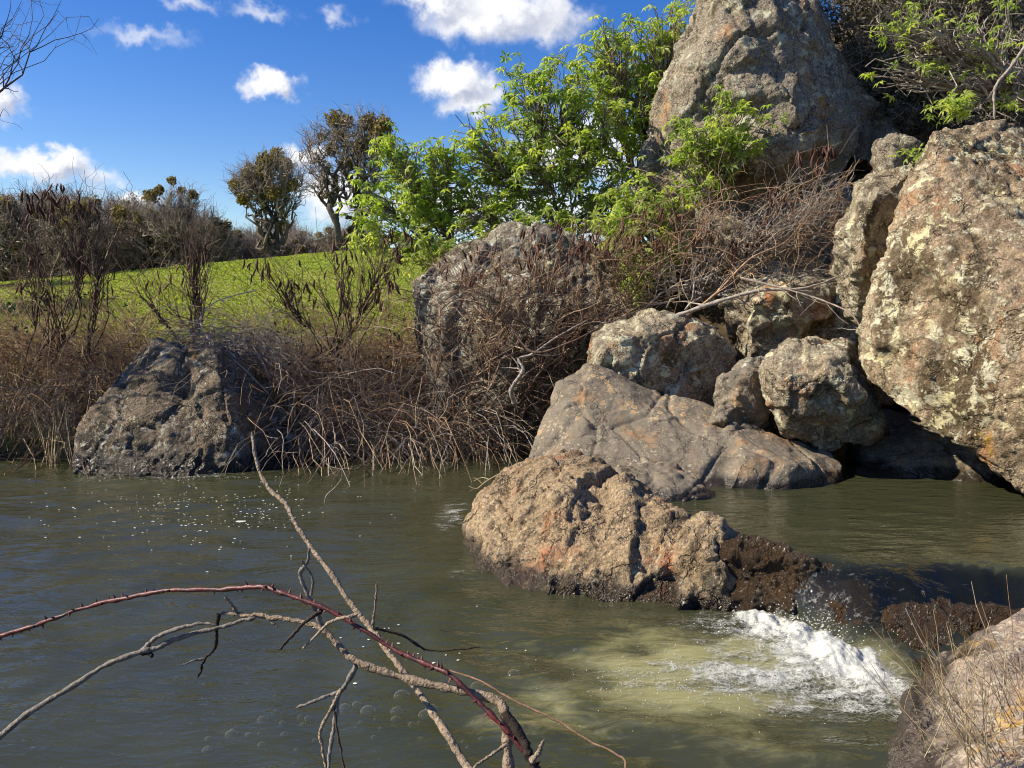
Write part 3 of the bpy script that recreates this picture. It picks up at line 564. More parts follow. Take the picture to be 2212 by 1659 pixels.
wz_, aer, foam, chute, s_, up_ = water_surface(WX, WY); rip = water_surface.rip.copy()
b = NB('creek_water'); geo = b.n('ShaderNodeNewGeometry'); pos = geo.outputs['Position']
a_aer, a_ch = b.attr('aer'), b.attr('chute')
body = b.mix(b.noise(b.vscale(pos, (1, 2.2, 1)), .9, 4, .6), (.027, .030, .015), (.050, .052, .026))
milky = b.mix(b.noise(b.vscale(pos, (1.6, 4, 1)), 2.4, 6, .65, .6), (.13, .13, .045), (.36, .34, .18))
body = b.mix(b.step(b.math('ADD', a_aer, b.mul(b.math('SUBTRACT', b.noise(b.vscale(pos, (1.2, 2.6, 1)), 4.5, 9, .72, .8), .5), 1.5)), .12, 1.15), body, milky)
hgt = b.math('ADD', b.mul(b.noise(b.vscale(pos, (1, 2.6, 1)), 5, 3, .5, .5), .6), b.mul(b.noise(b.vscale(pos, (1, 2.2, 1)), 17, 2, .5, .3), .10))
rg_ = b.n('ShaderNodeTexNoise', noise_type='RIDGED_MULTIFRACTAL'); b.set(rg_.inputs['Vector'], b.vadd(b.vscale(pos, (.8, 2.6, 1)), b.vscale(b.noise(pos, 1.1, 2, .5, out='Color'), (.7, .9, 0))))
rg_.inputs['Scale'].default_value = 2.2; rg_.inputs['Detail'].default_value = 2.5; rg_.inputs['Roughness'].default_value = .5
hgt = b.math('ADD', b.mul(hgt, .6), b.mul(rg_.outputs['Fac'], b.attr('rip'), .42))
nrm = b.bump(hgt, .8, .055)
dif = b.n('ShaderNodeBsdfDiffuse'); b.set(dif.inputs['Color'], body)
tr = b.n('ShaderNodeBsdfTransparent'); tr.inputs['Color'].default_value = (.62, .55, .36, 1)
m1 = b.n('ShaderNodeMixShader'); b.set(m1.inputs[0], b.mul(a_ch, .82)); b.t.links.new(dif.outputs[0], m1.inputs[1]); b.t.links.new(tr.outputs[0], m1.inputs[2])
gl = b.n('ShaderNodeBsdfGlossy'); gl.inputs['Roughness'].default_value = .012; b.set(gl.inputs['Normal'], nrm); gl.inputs['Color'].default_value = (1, 1, 1, 1)
fr = b.n('ShaderNodeFresnel'); fr.inputs['IOR'].default_value = 1.48; b.set(fr.inputs['Normal'], nrm)
m2 = b.n('ShaderNodeMixShader'); b.t.links.new(fr.outputs[0], m2.inputs[0]); b.t.links.new(m1.outputs[0], m2.inputs[1]); b.t.links.new(gl.outputs[0], m2.inputs[2])
water_m = b.done(m2.outputs[0])
water = link('creek_water', mesh_np('creek_water', np.stack([WX, WY, wz_], 1), WF, {'aer': aer.clip(0, 1.5), 'chute': chute, 'rip': rip}), water_m); tag(water, kind='structure')
# ------------------------------------------------------------------ plant materials
def twig_mat(name, cols, rough=.85, grain=60, bump=.4):
    b = NB(name); tcd = b.n('ShaderNodeTexCoord'); v = tcd.outputs['Object']
    oi = b.n('ShaderNodeObjectInfo'); f = b.math('FRACT', b.math('ADD', b.attr('rnd'), oi.outputs['Random']))
    n = len(cols); c = b.ramp(f, [(i / max(n - 1, 1), q) for i, q in enumerate(cols)])
    c = b.mix(b.step(b.noise(v, grain, 3, .6), .3, .7), b.mix(.5, c, (.01, .008, .006)), c)
    return b.done(b.bsdf(c, rough, b.bump(b.noise(v, grain * 1.5, 3), bump, .01), .2).outputs[0])
def leaf_mat(name, cols, trans=.35, rough=.5):
    b = NB(name); oi = b.n('ShaderNodeObjectInfo'); f = b.math('FRACT', b.math('ADD', b.attr('rnd'), oi.outputs['Random']))
    c = b.ramp(f, [(i / max(len(cols) - 1, 1), q) for i, q in enumerate(cols)])
    p = b.bsdf(c, rough, None, .3); t = b.n('ShaderNodeBsdfTranslucent'); b.set(t.inputs['Color'], b.mix(1.0, c, (1.25, 1.2, .6), 'MULTIPLY'))
    m = b.n('ShaderNodeMixShader'); m.inputs[0].default_value = trans; b.t.links.new(p.outputs[0], m.inputs[1]); b.t.links.new(t.outputs[0], m.inputs[2])
    return b.done(m.outputs[0])
M_oak = twig_mat('oak_bark', [(.07, .06, .05), (.12, .10, .085), (.17, .145, .12)], grain=6)
M_oaktw = twig_mat('oak_twigs', [(.25, .205, .17), (.36, .30, .255), (.44, .38, .32)], grain=3)
M_mist = leaf_mat('mistletoe_leaf', [(.12, .11, .04), (.19, .16, .06), (.24, .175, .075)], .4, .7)
M_ever = leaf_mat('evergreen_leaf', [(.06, .075, .035), (.09, .10, .05), (.12, .115, .06)], .15, .7)
M_bark = twig_mat('shrub_bark', [(.16, .125, .095), (.28, .235, .185), (.40, .35, .28)], grain=30)
M_green = leaf_mat('buckeye_leaf', [(.19, .30, .05), (.35, .47, .08), (.45, .52, .15), (.25, .38, .06), (.38, .48, .10)], .62, .45)
M_darkleaf = leaf_mat('small_dark_leaf', [(.035, .042, .018), (.07, .07, .03), (.12, .11, .05)], .2, .5)
M_bramble_leaf = leaf_mat('bramble_leaf', [(.018, .022, .014), (.04, .05, .024), (.075, .05, .035)], .2, .4)
M_redtwig = twig_mat('red_twigs', [(.20, .10, .055), (.36, .21, .125), (.48, .34, .21), (.58, .45, .30), (.28, .15, .09)], grain=30)
M_greytwig = twig_mat('grey_twigs', [(.28, .23, .19), (.40, .35, .30), (.52, .46, .39)], grain=30)
M_darktwig = twig_mat('dark_twigs', [(.05, .034, .027), (.11, .075, .058), (.19, .13, .10)], grain=30)
M_pod = twig_mat('seed_pod', [(.050, .020, .016), (.11, .045, .034), (.19, .085, .06), (.075, .03, .022)], .6, grain=45)
M_straw = twig_mat('dry_straw', [(.42, .31, .16), (.55, .44, .26), (.32, .21, .11), (.60, .50, .33)], grain=25)
M_grass = leaf_mat('grass_blade', [(.17, .24, .03), (.26, .33, .045), (.36, .39, .08)], .5, .6)

def ell(px, py, hw, hh, Y, depth, wt=None):
    k = Y / FPX; return (P(px, py, Y), (hw * k, depth, hh * k), wt if wt else hw * hh * max(depth, .1) * k)
def near_tag(poly_levels, acc, S=(5, 4, 3, 3), skip=0):
    for j, (pl, rd) in enumerate(poly_levels):
        if j < skip: continue
        V, F, r = tubes(pl, rd, S[min(j, len(S) - 1)]); acc.add(V, F, r)
def rot_frames(up_dir, rng, roll=None):
    """N rotation matrices whose z axis follows up_dir with a random roll"""
    z = unit(up_dir); a = unit(np.cross(z, rng.normal(size=z.shape))); bq = np.cross(z, a); return np.stack([a, bq, z], -1)
def scatter(tv, tf, pos, rot, sc, rnd=None):
    N = len(pos); V = np.einsum('nij,vj->nvi', rot, tv) * np.reshape(sc, (-1, 1, 1)) + pos[:, None]
    F = (tf[None] + (np.arange(N) * len(tv))[:, None, None]).reshape(-1, tf.shape[1])
    return V.reshape(-1, 3), F, np.repeat(RNG.random(N) if rnd is None else rnd, len(tv))

# one palmate leaf: six pointed drooping leaflets round the stalk end (z = away from twig)
def palm_leaf():
    V = []; F = []
    for i in range(6):
        a = i * 2 * math.pi / 6 + .2 * math.sin(i * 5.3); ln = 1.0 - .22 * (i % 2); dr = .55 + .2 * math.sin(i * 3.1)
        ca, sa = math.cos(a), math.sin(a); b0 = len(V); wd = .17
        def q(r, w_, z): V.append((ca * r - sa * w_, sa * r + ca * w_, z))
        q(0.02, 0, 0); q(.5 * ln, wd, .06 - .16 * dr + .05); q(.48 * ln, 0, .02 - .16 * dr); q(.5 * ln, -wd, .06 - .16 * dr + .05); q(.95 * ln, 0, -.62 * dr)
        F += [(b0, b0 + 2, b0 + 1), (b0, b0 + 3, b0 + 2), (b0 + 1, b0 + 2, b0 + 4), (b0 + 2, b0 + 3, b0 + 4)]
    return np.array(V), np.array(F)
PLV, PLF = palm_leaf()
# a small flat pointed leaf
SLV = np.array([(0, 0, 0), (.25, .16, .05), (.6, .14, .05), (1, 0, -.08), (.6, -.14, .05), (.25, -.16, .05)]); SLF = np.array([(0, 4, 1), (0, 5, 4), (1, 4, 2), (2, 4, 3)])
# a curled hanging seed pod (hangs along -z)
def pod():
    V = []; F = []; K, S = 6, 5
    for k in range(K):
        t = k / (K - 1); r = .115 * math.sin(math.pi * min(max(t * .94 + .04, 0), 1)) ** .7; bend = .16 * math.sin(t * 2.6)
        for s in range(S):
            a = s * 2 * math.pi / S; V.append((r * math.cos(a) + bend, r * .75 * math.sin(a), -t))
    for k in range(K - 1):
        for s in range(S): F.append((k * S + s, k * S + (s + 1) % S, (k + 1) * S + (s + 1) % S, (k + 1) * S + s))
    return np.array(V), np.array(F)
PDV, PDF = pod()

# ------------------------------------------------------------------ far oaks
MIST_V = np.array([(0, -.5, 0), (1, -.35, .1), (1, .35, .1), (0, .5, 0)]); MIST_F = np.array([(0, 1, 2, 3)])
def mist_clump(parent, c, rad, origin, rng, dens=260, mat=None, name='mistletoe'):
    n = int(dens * (1 + rad)); d = unit(rng.normal(size=(n, 3))); lump = .82 + .22 * perlin(d * 1.7 + c * .31)
    p = c + d * (rad * lump * rng.random(n) ** .5)[:, None] * (1, 1, .92)
    a = Acc(); a.add(*scatter(MIST_V, MIST_F, p, rot_frames(d + rng.normal(size=d.shape) * .8, rng), rng.uniform(.10, .22, n) * (.6 + .35 * rad)))
    o = a.link(name, mat or M_mist, parent, origin, smooth=False); o['kind'] = 'stuff'; return o
def oak(base, ells, mist, label, rng, tips=520, group=None, lean=(0, 0, 1), trunk_r=.28, name='oak_tree', cat='tree'):
    o = empty(name, base); tag(o, label, cat, group)
    tp = blob(tips, ells, rng, .1)
    lv = ctree(base, lean, tp, [5, 22, 120], [.58, .76, .90], [trunk_r, trunk_r * .5, trunk_r * .25, .04, .013], .085, rng, 7)
    a = Acc(); near_tag(lv[:2], a, (7, 5)); a.link('trunk', M_oak, o, base)
    a = Acc(); near_tag(lv[2:], a, (4, 3))
    n = len(tp) * 3; src = np.repeat(np.arange(len(tp)), 3); pl = lv[3][0]
    st = pl[src, rng.integers(2, 7, n)]; dd = unit(st - base) + rng.normal(size=(n, 3)) * .8
    fp = canes(st, dd, rng.uniform(.4, 1.1, n), 4, 0, .35, rng); a.add(*tubes(fp, taper(n, 4, .011, .006), 3))
    a.link('crown', M_oaktw, o, base)
    for c, r in mist: mist_clump(o, c, r, base, rng)
    return o
def pxm(lst, Y, dy=1.0, rng=None): return [(P(x, y, Y + (rng.uniform(-dy, dy) if rng else 0)), r * Y / FPX) for x, y, r in lst]
r_ = np.random.default_rng(21)
def gbase(px, Y, extra=0.0):
    x = (px - CX) / FPX * Y; return np.array([x, Y, gz(x, Y) - .1 + extra])
oak(gbase(772, 60), [ell(700, 300, 62, 60, 60, 2.0), ell(770, 300, 60, 75, 60, 2.2), ell(822, 285, 40, 55, 60, 2), ell(695, 385, 58, 45, 60, 2), ell(790, 400, 60, 45, 60, 2)],
    pxm([(724, 258, 27), (748, 262, 20), (795, 268, 30), (828, 272, 25), (775, 318, 26), (718, 322, 18), (760, 352, 18), (838, 312, 22), (696, 296, 12), (735, 290, 22), (810, 300, 26)], 60, 1.2, r_),
    'tallest bare oak on the ridge, dark mistletoe clumps at its top', r_, 700, lean=(-.1, 0, 1), trunk_r=.34)
oak(gbase(592, 57), [ell(560, 395, 75, 60, 57, 2), ell(625, 400, 45, 65, 57, 2), ell(540, 385, 50, 45, 57, 1.8), ell(600, 350, 50, 30, 57, 1.5)],
    pxm([(575, 350, 30), (612, 358, 26), (540, 375, 25), (558, 405, 26), (598, 335, 20), (512, 400, 20), (592, 415, 24), (630, 400, 18), (525, 430, 16), (570, 378, 25)], 57, 1.2, r_),
    'round-headed olive-topped oak on the ridge left of the tallest oak', r_, 620, trunk_r=.22)
oak(gbase(395, 61), [ell(390, 480, 90, 62, 61, 2.5), ell(340, 455, 50, 30, 61, 2), ell(400, 420, 40, 35, 61, 1.5)],
    pxm([(326, 424, 22), (372, 390, 12), (416, 420, 13), (345, 410, 12), (300, 470, 18), (392, 412, 10)], 61, 1, r_),
    'spreading bare oak with mistletoe balls behind the middle of the left meadow', r_, 620, lean=(-.2, 0, 1), trunk_r=.26)
protos = []
for i in range(4):
    rr_ = np.random.default_rng(40 + i); b0 = np.array([300. + 30 * i, -300, 0])
    o = oak(b0, [(b0 + (0, 0, 4.4), (3.0, 2.6, 2.4), 1), (b0 + (rr_.uniform(-1, 1), 0, 5.8), (1.8, 1.8, 1.4), .5), (b0 + (0, 0, 2.2), (2.4, 2.2, 1.3), .35)],
            [(b0 + (rr_.uniform(-2, 2), rr_.uniform(-1, 1), rr_.uniform(4, 6.2)), rr_.uniform(.35, .75)) for _ in range(3 + i)],
            'bare grey-brown oak in the dense row behind the left meadow', rr_, 380, group='bare oaks of the wood behind the meadow', trunk_r=.22)
    protos.append(o)
def copy_tree(o, loc, sc, rz, label=None):
    c = o.copy(); col.objects.link(c); c.location = tuple(loc); c.scale = sc; c.rotation_euler.z = rz
    if label: c['label'] = label
    for ch in list(o.children):
        d = ch.copy(); col.objects.link(d); d.parent = c
    return c
rr_ = np.random.default_rng(77)
row = []
for i in range(34):
    px = -60 + 860 * (i + .5) / 34 + rr_.uniform(-14, 14); Y = rr_.uniform(60, 84)
    top = np.interp(px, [-60, 60, 200, 300, 450, 560, 640, 760], [408, 408, 418, 424, 452, 474, 478, 492]) + rr_.uniform(-18, 26)
    row.append((px, Y, top))
for i, (px, Y, top) in enumerate(row):
    bs = gbase(px, Y); h = P(px, top, Y)[2] - bs[2]; s = h / 7.1; p = protos[i % 4]
    if i < 4: p.location = tuple(bs); p.scale = (s * 1.15, s * 1.15, s); p.rotation_euler.z = i
    else: copy_tree(p, bs, (s * 1.15, s * 1.15, s), rr_.uniform(0, 6.28))
# oaks out of the frame on the left whose shade falls across the meadow
for x, y, s in ((-24.5, 30, 1.5), (-14.2, 15.5, .8), (-19.5, 22.5, .9)):
    copy_tree(protos[int(abs(x)) % 4], (x, y, gz(x, y) - .1), (s, s, s), x, 'bare oak standing left of the picture whose shade crosses the meadow')['group'] = 'bare oaks that shade the meadow'
# evergreen crowns among the wood
for i, (px, top, Y, wd) in enumerate([(245, 448, 88, 26), (165, 455, 92, 40), (35, 452, 95, 55), (470, 505, 80, 40), (690, 520, 76, 40), (90, 460, 98, 60), (560, 515, 78, 35), (330, 500, 90, 50)]):
    bs = gbase(px, Y); h = P(px, top, Y)[2] - bs[2]; o = empty('evergreen_tree', bs)
    tag(o, 'dull green evergreen crown showing between the bare oaks of the wood', 'tree', 'evergreens in the wood behind the meadow')
    lv = ctree(bs, (0, 0, 1), blob(30, [(bs + (0, 0, h * .6), (wd * Y / FPX * .8, 1.2, h * .36), 1)], r_), [4], [.6], [.16, .08, .03], .05, r_); a = Acc(); near_tag(lv, a); a.link('trunk', M_oak, o, bs)
    a = Acc(); n = 1500; p = blob(n, [(bs + (r_.uniform(-1, 1) * wd * Y / FPX * .5, 0, h * r_.uniform(.4, .85)), (wd * Y / FPX * .55, 1.5, h * .17), 1) for _ in range(7)], r_, .3)
    a.add(*scatter(MIST_V, MIST_F, p, rot_frames(r_.normal(size=p.shape), r_), r_.uniform(.15, .35, n))); a.link('crown', M_ever, o, bs, smooth=False)

# ------------------------------------------------------------------ grass of the meadow
rg = np.random.default_rng(5); n = 130000
gyv = 9.8 + 42 * rg.random(n) ** 1.6; gxv = -gyv * .66 + rg.random(n) * gyv * .70
keep = (gxv < -.6) | (gyv > 17); gxv, gyv = gxv[keep], gyv[keep]; n = len(gxv)
base = np.stack([gxv, gyv, ground_z(gxv, gyv) - .01], 1); hh = rg.uniform(.025, .07, n) * (1 + .5 * perlin(base * .6)); wd = .006 + .0011 * gyv
ang = rg.uniform(0, math.pi, n); dx = np.stack([np.cos(ang), np.sin(ang), 0 * ang], 1) * wd[:, None]; lean = rg.normal(size=(n, 3)) * .03; lean[:, 2] = hh
V = np.stack([base - dx, base + dx, base + lean], 1).reshape(-1, 3); F = np.arange(3 * n).reshape(-1, 3)
g = link('meadow_grass', mesh_np('meadow_grass', V, F, {'rnd': np.repeat(rg.random(n), 3)}, False), M_grass); tag(g, 'short bright green grass covering the sloping meadow', 'grass', kind='stuff')

# ------------------------------------------------------------------ buckeye shrubs in fresh leaf
leaf_me = mesh_np('leaf', PLV, PLF, {'rnd': np.zeros(len(PLV))}, False); leaf_me.materials.append(M_green)
def buckeye(bases, ells, n_tips, label, seed, size=.112, radii=(.022, .014, .008, .004), ks=(7, 40), bark=M_bark, per=2.2, up=.9, name='buckeye_shrub', n_obj=300, droop=.0, lean=(0, 0, 1)):
    rng = np.random.default_rng(seed); b0 = np.mean(bases, 0); o = empty(name, b0); tag(o, label, 'shrub', None)
    tp = blob(n_tips, ells, rng, .15)
    lv = ctree(np.array(bases), lean, tp, list(ks), [.5, .78], list(radii), .045, rng)
    a = Acc(); near_tag(lv, a, (6, 5, 4, 3)); a.link('stems', bark, o, b0)
    nl = int(n_tips * per * .72); src = rng.integers(0, n_tips, nl); tw = lv[-1][0]
    kk = np.where(rng.random(nl) < .6, 6, rng.integers(4, 7, nl)); p = tw[src, kk] + rng.normal(size=(nl, 3)) * .045
    d = unit(rng.normal(size=(nl, 3)) * .5 + np.array([-.25, -.25, up])); rot = rot_frames(d, rng); sc = size * rng.uniform(.6, 1.15, nl)
    order = np.argsort(p[:, 1] - sc * 6); first = order[:n_obj]; rest = order[n_obj:]
    if len(rest):
        a = Acc(); a.add(*scatter(PLV, PLF, p[rest], rot[rest], sc[rest])); f = a.link('foliage', M_green, o, b0, smooth=False); f['kind'] = 'stuff'
    for i in first:
        lf = bpy.data.objects.new('leaf', leaf_me); col.objects.link(lf); lf.parent = o
        m = np.eye(4); m[:3, :3] = rot[i] * sc[i]; m[:3, 3] = p[i] - b0; lf.matrix_local = Matrix(m.tolist())
    return o
Yb = 10.0
buckeye([P(965, 575, 10.1), P(1000, 560, 10.2), P(1030, 560, 10.0)], [ell(850, 340, 55, 60, Yb, .5), ell(800, 455, 60, 80, Yb, .5), ell(915, 400, 85, 90, Yb, .6), ell(880, 505, 85, 55, Yb, .5), ell(960, 480, 60, 70, Yb, .5), ell(790, 520, 40, 30, Yb, .3), ell(955, 330, 50, 45, Yb, .4), ell(980, 430, 60, 70, Yb, .4), ell(900, 545, 110, 45, 9.6, .25, 12)], 540,
        'lower left part of the fresh green shrubs, leaning over the meadow edge', 51)
buckeye([P(1180, 560, 10.3), P(1220, 560, 10.1), P(1270, 565, 10.2), P(1310, 570, 10.2)], [ell(1080, 385, 105, 85, Yb, .7), ell(1140, 240, 70, 95, Yb, .6), ell(1180, 340, 125, 90, Yb, .8), ell(1270, 240, 90, 95, Yb, .6), ell(1130, 470, 150, 55, Yb, .6), ell(1300, 400, 110, 100, Yb, .7), ell(1010, 330, 50, 65, Yb, .5), ell(1105, 175, 40, 60, Yb, .3, 3), ell(1040, 280, 60, 60, Yb, .4), ell(1210, 170, 80, 60, Yb, .5), ell(1000, 450, 60, 60, Yb, .5), ell(1050, 510, 110, 45, 9.5, .25, 14), ell(1200, 485, 120, 55, 9.5, .25, 16), ell(1350, 470, 90, 80, 9.5, .25, 16)], 1080,
        'big fresh green shrub in the centre of the sky, rising behind the grey boulder', 52, per=2.0)
buckeye([P(1375, 480, 10.8), P(1400, 470, 11.0)], [ell(1350, 120, 90, 85, 10.6, .7), ell(1430, 55, 70, 50, 10.6, .6), ell(1395, 200, 55, 90, 10.6, .6), ell(1290, 150, 55, 60, 10.6, .5), ell(1470, 15, 40, 50, 10.8, .4), ell(1330, 280, 80, 80, 10.6, .6)], 430,
        'tall green shrub beside the upper left edge of the crag', 53, radii=(.03, .02, .010, .004))
Yc = 8.7
buckeye([P(1490, 640, 8.7), P(1520, 640, 8.8), P(1440, 650, 8.8)], [ell(1570, 225, 60, 30, Yc, .25), ell(1520, 300, 80, 60, Yc, .3), ell(1610, 300, 50, 40, Yc, .25), ell(1490, 390, 60, 60, Yc, .3), ell(1390, 440, 80, 70, Yc, .35), ell(1440, 520, 60, 60, Yc, .3), ell(1370, 590, 50, 60, Yc, .3), ell(1560, 390, 50, 40, Yc, .25), ell(1660, 250, 40, 25, Yc, .2), ell(1330, 500, 60, 50, Yc, .3)], 360,
        'green shrub growing in front of the foot of the crag', 54, size=.11)
buckeye([P(2330, 240, 8.0), P(2360, 200, 8.3), P(2300, 280, 8.2)], [ell(2010, 70, 130, 60, 7.9, .5), ell(2130, 50, 100, 60, 7.9, .5), ell(1960, 150, 90, 50, 7.9, .4), ell(2120, 150, 90, 60, 7.9, .5), ell(2060, 230, 80, 30, 7.8, .3), ell(1930, 40, 80, 40, 7.9, .4), ell(2200, 220, 50, 50, 7.8, .3)], 230,
        'pale-branched shrub with sparse green leaf tufts reaching in at the upper right', 55, size=.085, radii=(.03, .018, .008, .0035), bark=M_greytwig, per=.85, lean=(-1, 0, .3), ks=(8, 50))
# young green sprigs on the rocks
for px, py, Y, s, lb in ((2070, 225, 7.4, .1, 'small green sprig on top of the huge right boulder'), (1985, 330, 7.6, .08, 'little green sprig beside the left edge of the huge right boulder')):
    buckeye([P(px, py + 45, Y)], [ell(px, py, 30, 22, Y, .1)], 14, lb, int(px), size=s, radii=(.006, .004, .003, .002), ks=(2, 4), n_obj=40, name='green_sprig')
# dense shaded brush right of the crag
o = empty('shaded_brush', P(2050, 330, 10.2)); b0 = P(2050, 330, 10.2); tag(o, 'dense dark brush of grey twigs and tiny leaves right of the crag', 'brush')
rng = np.random.default_rng(61)
el = [ell(1870, 120, 110, 110, 10.4, .8), ell(2000, 100, 150, 130, 10.6, 1.0), ell(2180, 120, 150, 150, 10.4, 1.0), ell(1830, 0, 110, 90, 10.6, .7), ell(1990, -60, 220, 120, 10.8, .9), ell(2200, -40, 150, 120, 10.8, .9), ell(2050, 240, 160, 60, 10.0, .6), ell(1960, 200, 90, 90, 10.2, .6)]
tp = blob(900, el, rng, .1); lv = ctree(np.array([P(1950, 350, 10.6), P(2050, 340, 10.6), P(2200, 330, 10.6), P(1900, 330, 10.8)]), (0, 0, 1), tp, [12, 90], [.5, .8], [.03, .015, .008, .003], .07, rng)
a = Acc(); near_tag(lv, a, (5, 4, 3, 3)); n = 2200; st = tp[rng.integers(0, 900, n)]; fp = canes(st, rng.normal(size=(n, 3)), rng.uniform(.2, .6, n), 6, .02, .45, rng); a.add(*tubes(fp, taper(n, 6, .004, .002), 3)); a.link('stems', M_greytwig, o, b0)
n = 17000; p = blob(n, el, rng, .0); a = Acc(); a.add(*scatter(SLV, SLF, p, rot_frames(rng.normal(size=p.shape), rng), rng.uniform(.045, .09, n))); f = a.link('foliage', M_darkleaf, o, b0, smooth=False); f['kind'] = 'stuff'
# ------------------------------------------------------------------ bare shrubs hung with brown pods
pod_me = mesh_np('seed_pod', PDV, PDF, {'rnd': np.zeros(len(PDV))}, True); pod_me.materials.append(M_pod)
def pod_shrub(bases, ells, n_tips, n_pods, pod_ells, label, seed, bark, ks=(6, 26), radii=(.013, .009, .005, .002), pod=.135, Y=8.6, sprouts=0, shr=(.34, .66), lean=(0, 0, 1), name='pod_shrub', wander=.02):
    rng = np.random.default_rng(seed); b0 = np.mean(bases, 0); o = empty(name, b0); tag(o, label, 'shrub')
    tp = blob(n_tips, ells, rng, .1)
    lv = ctree(np.array(bases), lean, tp, list(ks), list(shr), list(radii), wander, rng)
    a = Acc(); near_tag(lv, a, (6, 5, 4, 3))
    ns = n_tips * 2; src = rng.integers(0, n_tips, ns); st = lv[-1][0][src, rng.integers(2, 7, ns)]
    fp = canes(st, unit(st - b0) + rng.normal(size=(ns, 3)) * .6, rng.uniform(.12, .4, ns), 5, 0, .25, rng); a.add(*tubes(fp, taper(ns, 5, .0022, .0012), 3))
    if sprouts:
        st = lv[1][0][rng.integers(0, len(lv[1][0]), sprouts), 6]; fp = canes(st, np.array([0, 0, 1.]) + rng.normal(size=(sprouts, 3)) * .28, rng.uniform(.4, 1.1, sprouts), 7, 0, .06, rng); a.add(*tubes(fp, taper(sprouts, 7, .004, .0012), 3))
    a.link('stems', bark, o, b0)
    allp = np.concatenate([lv[-1][0][:, 2:].reshape(-1, 3), fp[:, 1:].reshape(-1, 3)])
    pp = blob(n_pods, pod_ells, rng, .0); near_i = nearest(pp, allp); pp = allp[near_i]
    cl = rng.random(n_pods) < .45; pp[cl] = pp[rng.integers(0, n_pods, cl.sum())] + rng.normal(size=(cl.sum(), 3)) * .03
    for i in range(n_pods):
        q = bpy.data.objects.new('seed_pod', pod_me); col.objects.link(q); q.parent = o
        q.location = tuple(pp[i] - b0); s = pod * rng.uniform(.6, 1.15); q.scale = (s * rng.uniform(.75, 1.15), s, s); q.rotation_euler = (rng.normal() * .3, rng.normal() * .3, rng.uniform(0, 6.28))
    return o
def gp(px, py, Y):
    q = P(px, py, Y); q[2] = min(q[2], gz(q[0], q[1]) + .05) if q[2] - gz(q[0], q[1]) < .8 else q[2]; return q
Y = 8.9
el = [ell(150, 440, 130, 80, Y, .5), ell(70, 480, 80, 80, Y, .4), ell(235, 480, 50, 90, Y, .4), ell(180, 570, 120, 80, Y, .5), ell(60, 600, 60, 60, Y, .4), ell(255, 390, 25, 50, Y, .2)]
pod_shrub([gp(280, 765, Y + .1), gp(245, 775, Y), gp(300, 790, Y + .4), gp(180, 790, Y + .2), gp(110, 800, Y), gp(40, 800, Y), gp(-40, 800, Y)], el, 130, 120, el[:5] + [ell(110, 430, 90, 45, Y, .4, 60)], 'bare shrub hung with dark brown pods at the far left of the bank', 71, M_darktwig, Y=Y, sprouts=26, lean=(-.25, 0, 1))
Y = 9.6
el = [ell(420, 540, 55, 110, Y, .35), ell(440, 480, 40, 60, Y, .3), ell(330, 600, 60, 50, Y, .3)]
pod_shrub([gp(415, 760, Y), gp(430, 760, Y)], el, 90, 22, [ell(345, 605, 60, 50, Y, .3), ell(420, 560, 40, 60, Y, .3)], 'upright bare shrub with many thin grey stems behind the pyramid boulder', 72, M_darktwig, Y=Y, sprouts=22)
Y = 8.9
el = [ell(560, 560, 40, 60, Y, .3), ell(640, 610, 80, 60, Y, .4), ell(740, 540, 70, 90, Y, .4), ell(830, 600, 60, 60, Y, .4), ell(770, 640, 80, 40, Y, .3), ell(860, 520, 60, 60, Y, .3)]
pod_shrub([gp(600, 800, Y), gp(675, 800, Y), gp(760, 800, Y), gp(800, 800, Y + .2), gp(860, 790, Y)], el, 110, 120, el, 'thin dark forked shrub hung with red-brown pods in front of the meadow', 73, M_darktwig, Y=Y, sprouts=6, ks=(4, 18))
Y = 8.15
el = [ell(960, 570, 70, 70, Y, .3), ell(1060, 570, 90, 70, Y, .35), ell(1170, 560, 110, 70, Y, .35), ell(1290, 530, 110, 60, Y, .35), ell(1400, 500, 80, 80, Y, .35), ell(1240, 640, 130, 60, Y, .3), ell(1080, 680, 120, 60, Y, .25)]
pod_shrub([gp(980, 900, 8.2), P(1090, 930, 8.1), P(1180, 900, 8.1), P(1280, 760, 8.0), P(1400, 660, 8.3)], el, 210, 200, el[:5] + [ell(1250, 520, 160, 50, Y, .3, 40)], 'tangled bare shrub with red-brown pods spread over the grey boulder', 74, M_redtwig, Y=Y, pod=.12, ks=(14, 90), radii=(.011, .007, .004, .0018), wander=.08)
Y = 8.0
el = [ell(1700, 470, 140, 110, Y, .4), ell(1790, 400, 90, 90, Y, .4), ell(1600, 560, 120, 80, Y, .35), ell(1540, 480, 80, 90, Y, .35), ell(1720, 580, 130, 60, Y, .3), ell(1480, 590, 80, 60, Y, .3)]
pod_shrub([P(1440, 665, 8.0), P(1480, 670, 7.9), P(1560, 640, 8.1), P(1640, 590, 8.2), P(1400, 660, 8.1)], el, 210, 110, [ell(1440, 480, 60, 60, Y, .3), ell(1590, 520, 120, 70, Y, .3), ell(1770, 330, 30, 25, Y, .1, 10), ell(1700, 430, 60, 60, Y, .2)], 'tangled grey and reddish bare shrub between the crag and the pale rocks', 75, M_greytwig, Y=Y, ks=(16, 90), radii=(.012, .007, .004, .0018), lean=(.6, 0, .8), wander=.09)

